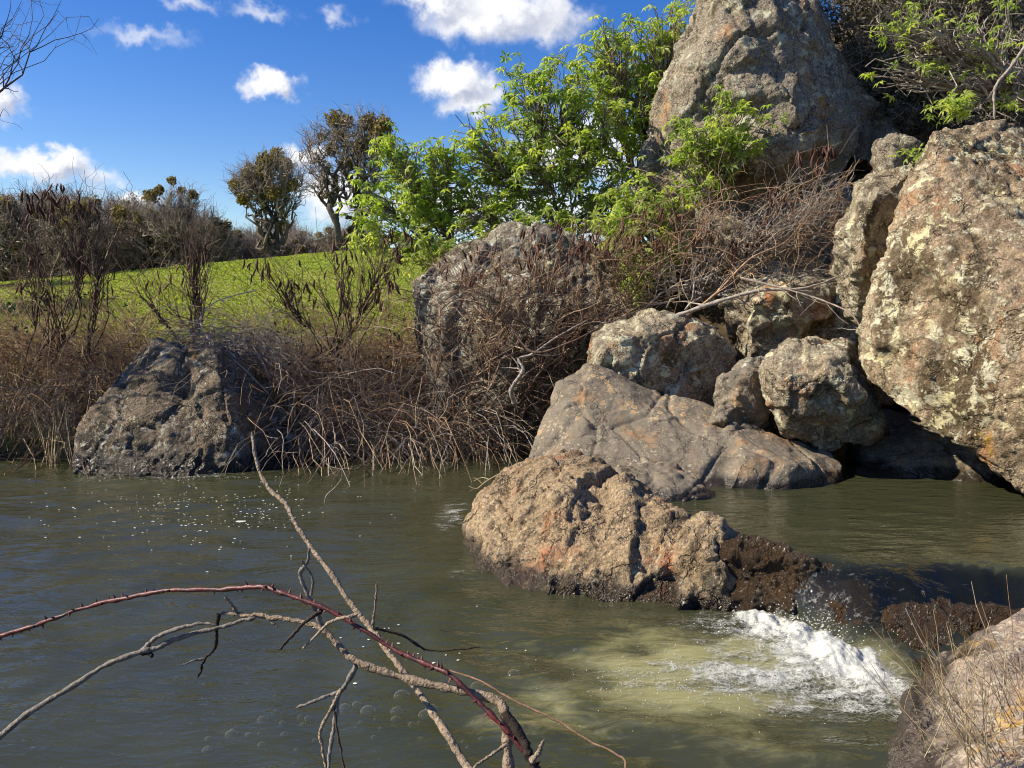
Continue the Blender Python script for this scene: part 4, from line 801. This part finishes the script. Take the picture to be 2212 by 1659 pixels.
# ------------------------------------------------------------------ bramble thickets: nobody could count the canes
def thicket(label, mat, n, px0, px1, Y0, Y1, z0, L0, L1, grav, seed, r=(.0048, .0019), up=1.0, fwd=-.35, side=.6, name='bramble_thicket', cat='thicket', K=10, wander=.16, zfun=None):
    rng = np.random.default_rng(seed); Yv = rng.uniform(Y0, Y1, n); x = (rng.uniform(px0, px1, n) - CX) / FPX * Yv
    z = np.maximum(ground_z(x, Yv), -.05) if zfun is None else zfun(x, Yv, rng)
    d = np.stack([rng.normal(size=n) * side, rng.normal(size=n) * .4 + fwd, np.full(n, up)], 1)
    pl = canes(np.stack([x, Yv, z], 1), d, rng.uniform(L0, L1, n), K, rng.uniform(grav * .4, grav * 1.6, n), wander, rng)
    pl[:, :, 2] = np.maximum(pl[:, :, 2], -.06)
    b0 = np.array([x.mean(), Yv.mean(), 0]); a = Acc(); a.add(*tubes(pl, taper(n, K, r[0] * rng.uniform(.6, 1.4, n), r[1]), 3))
    m = n; src = rng.integers(0, n, m); st = pl[src, rng.integers(2, K - 1, m)]; fp = canes(st, rng.normal(size=(m, 3)) + (0, 0, .3), rng.uniform(.08, .35, m), 4, .05, .25, rng); a.add(*tubes(fp, taper(m, 4, .0018, .001), 3))
    o = a.link(name, mat, None, b0); tag(o, label, cat, kind='stuff'); return pl
thicket('dense red-brown bramble thicket hanging to the water between the pyramid boulder and the grey boulder', M_redtwig, 2000, 500, 1010, 8.35, 10.6, 0, .9, 2.3, .24, 81, zfun=lambda x, y, g: np.maximum(ground_z(x, y), -.02))
thicket('pale tan canes drooping into the water below the bramble thicket', M_straw, 480, 560, 1080, 8.2, 8.8, 0, .6, 1.3, .38, 82, fwd=-.8, r=(.003, .0015))
thicket('long grey-tan canes arching out of the front of the bramble thicket', M_greytwig, 480, 520, 1060, 8.3, 9.6, 0, .9, 2.0, .26, 89, fwd=-.7, r=(.006, .0022))
thicket('brown bramble tangle on the bank left of the pyramid boulder', M_redtwig, 1700, -80, 360, 8.5, 10.6, 0, .8, 2.2, .20, 83)
thicket('straw-coloured dry stems on the bank at the left edge', M_straw, 620, -60, 330, 8.3, 9.8, 0, .6, 1.6, .22, 84, r=(.003, .0014))
thicket('heap of pale grey twigs arching above the pyramid boulder', M_greytwig, 330, 430, 600, 8.7, 9.3, 0, .5, 1.0, .18, 85, side=1.2, up=.5, r=(.0045, .0016), zfun=lambda x, y, g: .85 + g.uniform(0, .35, len(x)))
thicket('dark leafless twigs matted across the lower front of the grey boulder', M_darktwig, 240, 930, 1290, 8.0, 8.4, 0, .5, 1.2, .16, 86, side=1.0, zfun=lambda x, y, g: np.maximum(0, g.uniform(0, 1.5, len(x))))
thicket('bristling brown twigs covering the upper face of the grey boulder', M_redtwig, 170, 930, 1420, 8.0, 8.4, 0, .3, .8, .10, 87, side=1.0, zfun=lambda x, y, g: g.uniform(1.0, 2.0, len(x)))
thicket('matted pinkish twigs among the rocks below the crag', M_redtwig, 240, 1430, 1880, 7.7, 8.8, 0, .4, 1.0, .12, 88, side=1.0, zfun=lambda x, y, g: g.uniform(1.5, 2.5, len(x)))
# dark bramble leaves
rng = np.random.default_rng(91); n = 380
ells = [ell(140, 650, 140, 40, 9.2, .5), ell(60, 700, 80, 50, 9, .4), ell(290, 690, 90, 50, 9.2, .4), ell(640, 650, 60, 30, 9.2, .3), ell(780, 680, 110, 40, 9.2, .4), ell(860, 720, 60, 60, 8.9, .3), ell(620, 720, 80, 40, 9, .4), ell(820, 790, 120, 50, 8.6, .3), ell(200, 760, 60, 40, 8.8, .3)]
p = blob(n, ells, rng, 0); a = Acc(); a.add(*scatter(SLV, SLF, p, rot_frames(rng.normal(size=p.shape), rng), rng.uniform(.03, .075, n)))
o = a.link('bramble_leaves', M_bramble_leaf, None, np.array([-3., 9, .4]), smooth=False); tag(o, 'scattered dark bramble leaves clinging along the top of the bank', 'leaves', kind='stuff')
# rank grass at the left waterline and dry reeds beside the pyramid boulder
rng = np.random.default_rng(92)
for lb, mat, n, px0, px1, Y0, Y1, h0, h1, w_, kind in (('fresh green grass tufts on the bank at the left edge', M_grass, 1500, -80, 130, 8.3, 10.2, .15, .45, .006, 1), ('clump of pale dry reeds standing in the water beside the pyramid boulder', M_straw, 44, 85, 150, 7.7, 8.3, .3, .85, .007, 0)):
    Yv = rng.uniform(Y0, Y1, n); x = (rng.uniform(px0, px1, n) - CX) / FPX * Yv; z = np.maximum(ground_z(x, Yv) if kind else np.full(n, -.1), -.1)
    d = rng.normal(size=(n, 3)) * (.25 if kind else .14) + (0, 0, 1); pl = canes(np.stack([x, Yv, z], 1), d, rng.uniform(h0, h1, n), 5, .06 if kind else .0, .06, rng)
    a = Acc(); a.add(*tubes(pl, taper(n, 5, w_, .0015), 3)); b0 = np.array([x.mean(), Yv.mean(), 0.]); o = a.link('bank_grass' if kind else 'reed_clump', mat, None, b0); tag(o, lb, 'grass' if kind else 'reeds', kind='stuff')
# individual limbs that stand out of the tangle
def limb(name, parent, pts, mat, w0, w1, origin, S=8, jit=.004, seed=0, K=None):
    """pts (px, py, Y) smoothed into one tapered woody stem; widths in metres"""
    rng = np.random.default_rng(seed); q = np.array([P(*p) if p[0] != 'w' else np.array(p[1:]) for p in pts]); m = len(q)
    K = K or max(10, m * 6); u = np.linspace(0, m - 1, K); i = np.clip(u.astype(int), 0, m - 2); f = (u - i)[:, None]
    e = np.concatenate([[2 * q[0] - q[1]], q, [2 * q[-1] - q[-2]]]); p0, p1, p2, p3 = e[i], e[i + 1], e[i + 2], e[i + 3]
    c = .5 * ((2 * p1) + (-p0 + p2) * f + (2 * p0 - 5 * p1 + 4 * p2 - p3) * f * f + (-p0 + 3 * p1 - 3 * p2 + p3) * f ** 3)
    c = c + rng.normal(size=c.shape) * jit * .38 * np.linspace(0, 1, K)[:, None] * .6; r = np.linspace(w0, w1, K) * (1 + .16 * rng.normal(size=K)).clip(.75, 1.5); r[-1] *= .35
    V, F, rd = tubes(c[None], r[None], S, np.array([rng.random()])); a = Acc(); a.add(V, F, rd); return a.link(name, mat, parent, origin), c, r
def arch(label, mat, pts, w0, w1, seed, twigs=6, tl=.35, name='dead_branch'):
    q0 = P(*pts[0]); o = empty(name, q0); tag(o, label, 'branch'); _, c, r = limb('stem', o, pts, mat, w0, w1, q0, seed=seed); rng = np.random.default_rng(seed)
    for k in rng.choice(np.arange(3, len(c) - 2), min(twigs, len(c) - 5), replace=False):
        pl = canes(c[k][None], unit(c[k + 1] - c[k])[None] + rng.normal(size=(1, 3)) * .8, np.array([tl * rng.uniform(.5, 1.2)]), 7, .03, .18, rng); a = Acc(); a.add(*tubes(pl, taper(1, 7, r[k] * .5, .0012), 5)); a.link('twig', mat, o, q0)
arch('long grey fallen limb arching over the cream rock below the crag', M_greytwig, [(1440, 690, 7.4), (1540, 655, 7.3), (1640, 628, 7.2), (1740, 622, 7.15), (1830, 590, 7.3)], .022, .006, 101)
arch('forked grey limb drooping from the brush towards the perched boulder', M_greytwig, [(1600, 600, 7.3), (1700, 625, 7.0), (1780, 650, 6.8), (1840, 680, 6.6), (1870, 730, 6.5)], .012, .004, 102, 8, .3)
arch('reddish slanting limb crossing the brush left of the pale rocks', M_redtwig, [(1470, 690, 7.8), (1540, 640, 7.7), (1620, 560, 7.7), (1700, 520, 7.8), (1760, 440, 7.9)], .015, .005, 103, 8, .4)
arch('crooked grey stump-like branch in front of the grey boulder', M_greytwig, [(1110, 870, 7.75), (1105, 840, 7.7), (1130, 800, 7.65), (1120, 775, 7.7), (1150, 765, 7.7), (1200, 730, 7.8), (1270, 690, 7.9)], .022, .006, 104, 6, .3)
arch('thin dark limb bowed from the grey boulder to the slab', M_darktwig, [(1100, 700, 7.9), (1150, 760, 7.7), (1230, 740, 7.5), (1310, 700, 7.5), (1430, 650, 7.6)], .012, .004, 105, 8, .35)
arch('white bare stem drooping in front of the upper right leaves', M_greytwig, [(2215, 100, 7.0), (2180, 150, 7.0), (2150, 190, 7.0), (2148, 258, 7.0)], .016, .010, 106, 2, .3)
arch('bleached curved branch bending over the top of the pyramid boulder', M_greytwig, [(580, 850, 8.1), (520, 790, 8.1), (470, 755, 8.1), (440, 715, 8.2), (435, 680, 8.4), (470, 650, 8.6), (560, 625, 8.7)], .007, .005, 107, 8, .35)
arch('pale dead branch trailing into the water right of the pyramid boulder', M_greytwig, [(690, 830, 8.3), (680, 900, 8.1), (650, 955, 7.9), (690, 990, 7.8), (720, 1010, 7.7), (760, 1012, 7.6)], .007, .004, 108, 5, .25)
arch('orange upright cane standing in the thicket', M_straw, [(765, 800, 8.6), (768, 700, 8.7), (770, 640, 8.7), (778, 560, 8.7)], .006, .003, 109, 0)
arch('little forked twig poking out of the pool', M_greytwig, [(700, 1092, 6.35), (706, 1070, 6.35), (722, 1055, 6.35), (738, 1035, 6.35)], .006, .003, 110, 2, .12, 'floating_twig')
arch('dry twig sticking out left of the midstream island', M_straw, [(1085, 1020, 5.6), (1050, 1040, 5.55), (1030, 1055, 5.5), (1012, 1050, 5.5)], .005, .002, 111, 4, .12, 'floating_twig')
# tree off the left edge whose twig ends hang into the top corner
rng = np.random.default_rng(120); b0 = np.array([-8.6, 8.0, gz(-8.6, 8.0)]); o = empty('bare_tree', b0); tag(o, 'bare tree beyond the left edge, dark twigs hanging into the top left corner', 'tree')
Yt = 8.0; el = [ell(90, 15, 110, 35, Yt, .5), ell(190, 30, 50, 40, Yt, .3), ell(-60, 60, 120, 110, Yt, .6), ell(-20, 190, 50, 60, Yt, .3), ell(-250, 0, 200, 150, Yt, 1.0)]
tp = blob(190, el, rng, .1); lv = ctree(b0, (0, 0, 1), tp, [3, 16, 60], [.55, .8, .92], [.12, .05, .018, .006, .0022], .02, rng)
a = Acc(); near_tag(lv[:2], a, (7, 5)); a.link('trunk', M_oak, o, b0); a = Acc(); near_tag(lv[2:], a, (4, 3)); n = 700; st = lv[-1][0][rng.integers(0, len(tp), n), rng.integers(2, 7, n)]
fp = canes(st, rng.normal(size=(n, 3)), rng.uniform(.08, .3, n), 7, .06, .22, rng); a.add(*tubes(fp, taper(n, 7, .002, .0012), 3)); a.link('crown', M_darktwig, o, b0)

# ------------------------------------------------------------------ foreground branches
M_stick = twig_mat('stick_bark', [(.27, .205, .145), (.36, .285, .205)], grain=70, bump=1.0)
M_grey_stick = twig_mat('grey_stick', [(.18, .16, .135), (.26, .23, .20)], grain=70, bump=.6)
M_dark_stick = twig_mat('dark_stick', [(.035, .025, .02), (.06, .045, .035)], grain=45, bump=.6)
b = NB('red_cane'); tcd = b.n('ShaderNodeTexCoord'); v = tcd.outputs['Object']
M_cane = b.done(b.bsdf(b.mix(b.step(b.noise(v, 25, 4), .35, .65), (.035, .009, .009), (.12, .022, .02)), .5, b.bump(b.noise(v, 60, 3), .3, .01), .5).outputs[0])
def c7(pts, Ya, Yb):
    n = len(pts); return [(x * .5, 973 + y * .5, Ya + (Yb - Ya) * i / max(n - 1, 1)) for i, (x, y) in enumerate(pts)]
def px_w(w_, Y): return w_ * Y / FPX / 2
def fore(name, label, main, mat, w0, w1, twigs, seed, S=10):
    q0 = P(*main[0]); o = empty(name, q0); tag(o, label, 'branch'); _, c, r = limb('stem', o, main, mat, w0, w1, q0, S, .006, seed)
    for i, (pts, m, a0, a1) in enumerate(twigs): limb('twig', o, pts, m, a0, a1, q0, 7, .005, seed + 7 * i + 1)
    return o, c, r
root = [('w', .16, 1.25, .12)]
fore('fallen_branch', 'straight slender grey-tan stick slanting up from the bottom edge over the pool',
     [(1090, 1780, 1.45)] + c7([(2020, 1371), (1940, 1240), (1880, 1150), (1820, 1060), (1760, 980), (1700, 900), (1640, 820), (1580, 740), (1500, 640), (1430, 530), (1360, 440), (1290, 340), (1240, 240), (1175, 180), (1120, 90), (1090, -80)], 1.6, 2.3), M_stick, px_w(19, 1.6), px_w(8, 2.3),
     [(c7([(1620, 775), (1612, 750), (1622, 660), (1630, 570)], 1.87, 1.85), M_stick, .0045, .002), (c7([(1625, 768), (1740, 800), (1840, 860), (1960, 862), (2080, 850)], 1.87, 1.9), M_dark_stick, .004, .0015)], 130)
fore('fallen_branch', 'thick crooked tan branch bending from the bottom edge to the left across the pool',
     [(1120, 1800, 1.5)] + c7([(2200, 1400), (2192, 1250), (2180, 1130), (2140, 1078), (2000, 1040), (1850, 1010), (1700, 970), (1540, 910), (1470, 850), (1390, 770), (1300, 740), (1180, 720), (1050, 708), (945, 706)], 1.55, 1.85), M_stick, px_w(27, 1.55), px_w(8, 1.8),
     [(c7([(1395, 770), (1360, 680), (1320, 600), (1298, 530), (1330, 480), (1338, 420)], 1.76, 1.75), M_grey_stick, .006, .003), (c7([(1345, 625), (1350, 550), (1300, 470)], 1.75, 1.72), M_grey_stick, .0035, .002),
      (c7([(1310, 855), (1390, 775), (1440, 735), (1545, 708)], 1.72, 1.7), M_stick, .003, .004), (c7([(1400, 690), (1345, 720), (1270, 790), (1205, 865)], 1.74, 1.7), M_dark_stick, .005, .003),
      (c7([(1540, 930), (1480, 1030), (1420, 1060), (1280, 1110)], 1.68, 1.66), M_grey_stick, .0065, .003), (c7([(1475, 1030), (1440, 1100), (1385, 1210), (1395, 1300), (1412, 1400)], 1.67, 1.62), M_stick, .005, .003),
      (c7([(1462, 1050), (1445, 1180), (1428, 1280), (1415, 1400)], 1.67, 1.6), M_grey_stick, .005, .004), (c7([(1440, 1100), (1460, 1230), (1488, 1390)], 1.66, 1.6), M_dark_stick, .0035, .002),
      (c7([(945, 706), (935, 770), (930, 850), (885, 900), (855, 980)], 1.85, 1.83), M_dark_stick, .0055, .0025), (c7([(885, 900), (840, 908), (780, 930)], 1.84, 1.82), M_grey_stick, .0035, .0015), (c7([(1022, 698), (1000, 665), (970, 630)], 1.83, 1.82), M_stick, .004, .003),
      (c7([(2180, 1130), (2250, 1230), (2290, 1330), (2310, 1450)], 1.56, 1.5), M_dark_stick, .010, .010), (c7([(2295, 1345), (2330, 1300), (2345, 1255)], 1.5, 1.5), M_stick, .006, .0035), (c7([(2190, 1270), (2100, 1330), (2040, 1375)], 1.54, 1.5), M_stick, .004, .003)], 131)
fore('fallen_branch', 'grey branch rising from the left edge with a forked tip',
     [(-120, 1680, 1.7)] + c7([(0, 1235), (130, 1130), (330, 1010), (450, 930), (610, 870), (680, 850), (800, 800), (930, 770), (1050, 735), (1110, 715)], 1.75, 1.82), M_grey_stick, px_w(15, 1.75), px_w(8, 1.82),
     [(c7([(612, 868), (690, 800), (850, 750), (940, 755)], 1.79, 1.79), M_grey_stick, .0055, .003), (c7([(1108, 715), (1150, 725), (1200, 765)], 1.82, 1.8), M_grey_stick, .004, .002), (c7([(610, 875), (640, 872), (660, 888)], 1.79, 1.78), M_dark_stick, .006, .004)], 132)
o, c, r = fore('bramble_cane', 'dark red thorny bramble cane arching across the lower left of the pool',
     c7([(2420, 1500), (2290, 1330), (2170, 1190), (2060, 1080), (1950, 975), (1850, 925), (1720, 870), (1560, 770), (1400, 680), (1230, 620), (1120, 590), (950, 600), (720, 605), (560, 635), (380, 675), (200, 740), (0, 800), (-150, 840)], 1.5, 2.0), M_cane, .0052, .0050, [(c7([(1940, 950), (2080, 998), (2210, 1075), (2400, 1165), (2520, 1240), (2690, 1328), (2694, 1400)], 1.66, 1.5), M_redtwig, .0022, .002)], 133, 8)
rng = np.random.default_rng(134); thorn_me = None
TV = np.array([(.35, .0, 0), (-.17, .3, 0), (-.17, -.3, 0), (.15, 0, 1.)]); TF = np.array([(0, 1, 3), (1, 2, 3), (2, 0, 3)])
thorn_me = mesh_np('thorn', TV, TF, {'rnd': np.zeros(4)}, False); thorn_me.materials.append(M_cane)
for k in range(4, len(c) - 3):
    t = unit(c[k + 1] - c[k]); d = unit(np.cross(t, rng.normal(size=3))); a_ = unit(t - d * (t @ d)); m = np.eye(4); s = rng.uniform(.009, .014)
    m[:3, :3] = np.stack([a_, np.cross(d, a_), d], -1) * s; m[:3, 3] = c[k] + d * r[k] * .8 - np.array(o.location)
    th = bpy.data.objects.new('thorn', thorn_me); col.objects.link(th); th.parent = o; th.matrix_local = Matrix(m.tolist())
# dry weeds on the near rock
rng = np.random.default_rng(140)
for i, (px, py, Y, n, lb, mat) in enumerate([(2120, 1640, 2.1, 34, 'straw-brown dry weed clump drooping over the near rock', M_straw), (2225, 1560, 2.2, 18, 'thin red-stemmed weed clump at the right edge of the near rock', M_redtwig), (2060, 1560, 2.5, 10, 'sparse tan stems leaning left on the near rock', M_straw)]):
    b0 = P(px, py, Y); d = np.array([-.35, .1, 1]) + rng.normal(size=(n, 3)) * (.32, .2, .2); st = b0 + rng.normal(size=(n, 3)) * (.05, .05, .01)
    pl = canes(st, d, rng.uniform(.12, .42, n), 7, .0, .07, rng); a = Acc(); a.add(*tubes(pl, taper(n, 7, .0016, .0007), 4)); m = n * 3; s2 = pl[rng.integers(0, n, m), rng.integers(2, 6, m)]; fp = canes(s2, d[rng.integers(0, n, m)] + rng.normal(size=(m, 3)) * .4, rng.uniform(.03, .10, m), 4, 0, .12, rng); a.add(*tubes(fp, taper(m, 4, .0009, .0005), 3))
    o = a.link('dry_weed', mat, None, b0); tag(o, lb, 'weeds')

# ------------------------------------------------------------------ white water, foam and bubbles
b = NB('froth'); geo = b.n('ShaderNodeNewGeometry'); pos = geo.outputs['Position']
cfo = b.mix(b.noise(pos, 30, 4, .7), (.34, .36, .31), (.70, .71, .68)); pf = b.bsdf(cfo, .35, b.bump(b.noise(pos, 90, 4, .7), .7, .01), .5)
pf.inputs['Subsurface Weight'].default_value = 0
trn = b.n('ShaderNodeBsdfTransparent'); mx = b.n('ShaderNodeMixShader')
wv = b.vadd(pos, b.vscale(b.noise(pos, 12, 4, out='Color'), (.06, .06, .0))); cell = b.step(b.vor(wv, 55, 'DISTANCE_TO_EDGE'), .16, .02)
cov = b.step(b.math('ADD', b.math('ADD', b.attr('foam'), b.mul(cell, .22)), b.mul(b.math('SUBTRACT', b.noise(b.vscale(pos, (1, 1.8, 1)), 17, 5, .66, .8), .5), 1.7)), .36, 1.3)
b.set(mx.inputs[0], cov); b.t.links.new(trn.outputs[0], mx.inputs[1]); b.t.links.new(pf.outputs[0], mx.inputs[2]); M_froth = b.done(mx.outputs[0])
FX, FY, FF = grid(PLUNGE[0] - 1.2, PLUNGE[0] + .75, PLUNGE[1] - .75, PLUNGE[1] + .45, .009)
wz2, aer2, foam2, ch2, s2, up2 = water_surface(FX, FY); p = np.stack([FX, FY, 0 * FX], 1)
S0, S1 = onz(1655, 1335, 0)[:2], onz(1890, 1448, 0)[:2]; sd = S1 - S0
wpx = np.stack([FX + .05 * fbm(p * 6 + 5, 3), FY + .04 * fbm(p * 6 + 55, 3)], 1); tt = np.clip(((wpx - S0) @ sd) / (sd @ sd), 0, 1)
dv = wpx - S0 - tt[:, None] * sd; dist = np.linalg.norm(dv, axis=1); down_ = np.clip(-(dv[:, 0] * .55 + dv[:, 1] * .83) / (dist + 1e-6), -1, 1)
core = np.exp(-(dist / (.065 + .13 * np.clip(down_, 0, 1))) ** 2); right_ = np.exp(-(dist / (.08 + .48 * np.clip(down_, 0, 1))) ** 2)
tail = np.exp(-(((wpx[:, 0] - PLUNGE[0] + .40) / .55) ** 2 + ((wpx[:, 1] - PLUNGE[1] + .40) / .26) ** 2))
strk = sstep(.35, 1.1, ridged(np.stack([wpx[:, 0] * 16 + wpx[:, 1] * 5, wpx[:, 1] * 2.5, 0 * FX], 1), 3)) * ch2 * np.exp(-np.clip(-(dv[:, 0] * -.5 + dv[:, 1] * -.86), 0, 9) / .22)
fo = .55 * strk + .75 * core + .62 * right_ + .55 * tail + .35 * fbm(p * (5, 9, 1), 4) * (core + tail + right_).clip(0, 1)
hz = wz2 + .006 + core * (.018 + .030 * fbm(p * 8 + 3, 3) + .008 * ridged(p * 20, 2)) + right_ * (.012 * fbm(p * 9, 3) + .006 * ridged(p * 30, 2)) + .004 * tail * fbm(p * 20, 2)
sel = (core + tail + right_ + strk) > .08; fs = sel[FF].all(1); used = np.unique(FF[fs]); remap = np.full(len(FX), -1); remap[used] = np.arange(len(used))
fm = link('white_water', mesh_np('white_water', np.stack([FX, FY, hz], 1)[used], remap[FF[fs]], {'foam': fo[used]}), M_froth); tag(fm, 'churning white water where the creek plunges off the ledge', 'white water', kind='stuff')
# lacy foam at the island; pale strips painted as waterline glints on boulder and shelf
for (x_, y_, hw, hh, lb, st) in ((975, 1112, 34, 42, 'small lacy foam patch at the left end of the midstream island', .55), (1000, 1240, 30, 20, 'thin foam wisp under the left corner of the midstream island', .3), (420, 1032, 110, 7, 'thin painted glint line along the foot of the pyramid boulder', .42), (1455, 1078, 60, 6, 'thin painted glint line along the low broken shelf', .4)):
    z_ = UP if x_ > 1400 else 0; c_ = onz(x_, y_, z_); e_ = onz(x_, y_ + hh, z_); rx, ry = hw / FPX * c_[1], max(abs(e_[1] - c_[1]), .03)
    X_, Y_, F_ = grid(c_[0] - 2 * rx, c_[0] + 2 * rx, c_[1] - 2 * ry, c_[1] + 2 * ry, max(min(rx, ry) / 9, .006)); q_ = np.stack([X_, Y_, 0 * X_], 1); m_ = np.exp(-(((X_ - c_[0]) / rx) ** 2 + ((Y_ - c_[1]) / ry) ** 2)); wl = water_surface(X_, Y_)[0]
    o = link('foam_and_glint', mesh_np('foam_and_glint', np.stack([X_, Y_, wl + .004 + .006 * m_ * (1 + fbm(q_ * 14, 3))], 1), F_, {'foam': (m_ * (st + .5 * fbm(q_ * (7, 12, 1), 3)) - .12 * (m_ < .1))}), M_froth); tag(o, lb, 'foam', kind='stuff')
# droplets and froth beads
bmi = bmesh.new(); bmesh.ops.create_icosphere(bmi, subdivisions=1, radius=1); ICV = np.array([v_.co[:] for v_ in bmi.verts]); ICF = np.array([[v_.index for v_ in f_.verts] for f_ in bmi.faces]); bmi.free()
rng = np.random.default_rng(150)
def eye3(n): return np.broadcast_to(np.eye(3), (n, 3, 3))
b = NB('bead'); gls = b.bsdf((.85, .88, .86), .08, None, .6); M_bead = b.done(gls.outputs[0])
n = 420; th = rng.normal(size=(n, 3)) * (.20, .09, .0) + PLUNGE + (.10, .0, 0); th[:, 2] = np.abs(rng.normal(size=n)) * .055 + .03 * np.exp(-((th[:, 0] - PLUNGE[0]) / .3) ** 2) + .01
n2_ = 250; t2 = rng.normal(size=(n2_, 3)) * (.34, .14, 0) + PLUNGE + (-.45, -.45, .004); t2[:, 2] = water_surface(t2[:, 0], t2[:, 1])[0] + .001
pts = np.concatenate([th, t2]); rad = np.concatenate([rng.uniform(.001, .003, n), rng.uniform(.0008, .0022, n2_)])
a = Acc(); a.add(*scatter(ICV, ICF, pts, eye3(len(pts)), rad)); o = a.link('froth', M_bead, None, np.array(PLUNGE)); tag(o, 'fine beads of froth and spray around the white water', 'froth', kind='stuff')
# flecks of foam drifting on the left pool
def flat_spots(px, py, r, name, label, mat, asp=(1, 1)):
    n = len(px); q = np.array([onz(a_, b_, 0) for a_, b_ in zip(px, py)]); ang = np.arange(8) * math.pi / 4; V = np.zeros((n, 9, 3)); V[:, 0] = q
    V[:, 0, 2] = water_surface(q[:, 0], q[:, 1])[0] + .006; rr = r[:, None] * rng.uniform(.7, 1.2, (n, 8)); V[:, 1:, 0] = q[:, None, 0] + rr * np.cos(ang) * 1.3; V[:, 1:, 1] = q[:, None, 1] + rr * np.sin(ang)
    V[:, 1:, 2] = water_surface(V[:, 1:, 0].ravel(), V[:, 1:, 1].ravel())[0].reshape(n, 8) + .003; f = np.array([(0, k + 1, (k + 1) % 8 + 1) for k in range(8)]); F = (f[None] + (np.arange(n) * 9)[:, None, None]).reshape(-1, 3)
    o = link(name, mesh_np(name, V.reshape(-1, 3), F, {'rnd': np.repeat(rng.random(n), 9)}), mat); tag(o, label, 'foam', kind='stuff')
b = NB('foam_fleck'); M_fleck = b.done(b.bsdf((.55, .55, .48), .6).outputs[0])
px = np.concatenate([rng.normal(430, 150, 260), rng.normal(880, 130, 24)]); py = np.concatenate([rng.normal(1095, 42, 260).clip(1035, 1280), rng.normal(1400, 50, 24)])
r = rng.uniform(.003, .0075, 284); r[0] = .03; px[0], py[0] = 520, 1127
flat_spots(px, py, r, 'foam_fleck', 'small pale foam flecks drifting on the left pool', M_fleck)
# floating bubbles
b = NB('bubble_film'); lw = b.n('ShaderNodeLayerWeight'); lw.inputs['Blend'].default_value = .35; t_ = b.n('ShaderNodeBsdfTransparent'); g_ = b.n('ShaderNodeBsdfGlossy'); g_.inputs['Roughness'].default_value = .03
mx = b.n('ShaderNodeMixShader'); b.set(mx.inputs[0], b.math('MULTIPLY_ADD', b.math('POWER', lw.outputs['Facing'], 4.5), 1.0, .02)); b.t.links.new(t_.outputs[0], mx.inputs[1]); df_ = b.n('ShaderNodeBsdfDiffuse'); df_.inputs['Color'].default_value = (.9, .92, .9, 1); m0 = b.n('ShaderNodeMixShader'); m0.inputs[0].default_value = .45; b.t.links.new(g_.outputs[0], m0.inputs[1]); b.t.links.new(df_.outputs[0], m0.inputs[2]); b.t.links.new(m0.outputs[0], mx.inputs[2]); M_bub = b.done(mx.outputs[0])  # white diffuse mixed into the rim paints its sun glint and froth
bmi = bmesh.new(); bmesh.ops.create_uvsphere(bmi, u_segments=16, v_segments=12, radius=1); bmesh.ops.delete(bmi, geom=[v_ for v_ in bmi.verts if v_.co.z < -.15], context='VERTS'); bub = bpy.data.meshes.new('bubble'); bmi.to_mesh(bub); bmi.free(); bub.polygons.foreach_set('use_smooth', np.ones(len(bub.polygons), bool)); bub.materials.append(M_bub)
bl = [(500, 1590, 14), (568, 1562, 12), (537, 1592, 8), (614, 1592, 8), (565, 1612, 9), (610, 1568, 7), (665, 1555, 8), (795, 1540, 17), (857, 1540, 14), (868, 1505, 18), (920, 1545, 18), (932, 1530, 14), (890, 1570, 8), (450, 1598, 8), (448, 1622, 11), (655, 1568, 6), (680, 1600, 6), (855, 1560, 11), (1030, 1485, 14), (745, 1530, 12), (770, 1525, 10),
      (1110, 1460, 14), (1276, 1432, 9), (1245, 1405, 7), (1140, 1425, 5), (1350, 1420, 7), (2148, 1263, 13), (2060, 1280, 9), (1920, 1386, 8), (2010, 1335, 5), (640, 1624, 6), (700, 1580, 7)]
rb = random.Random(8); bl += [(rb.gauss(720, 150), rb.gauss(1580, 35), rb.uniform(3, 7)) for _ in range(16)] + [(rb.gauss(1000, 60), rb.gauss(1600, 30), rb.uniform(3, 8)) for _ in range(10)]
for px_, py_, w_ in bl:
    z = UP if py_ < 1300 and px_ > 1900 else (.12 if px_ > 1900 else 0); q = onz(px_, py_, z); q[2] = water_surface(q[:1], q[1:2])[0][0] if z != .12 else q[2]
    o = bpy.data.objects.new('bubble', bub); col.objects.link(o); s = w_ / FPX * q[1]; o.location = tuple(q); o.scale = (s, s, s * .8)
    tag(o, 'clear bubble floating on the lower pool near the branches' if px_ < 1900 else 'clear bubble riding the water above the near rock', 'bubble', 'bubbles on the lower pool' if px_ < 1900 else 'bubbles above the chute')
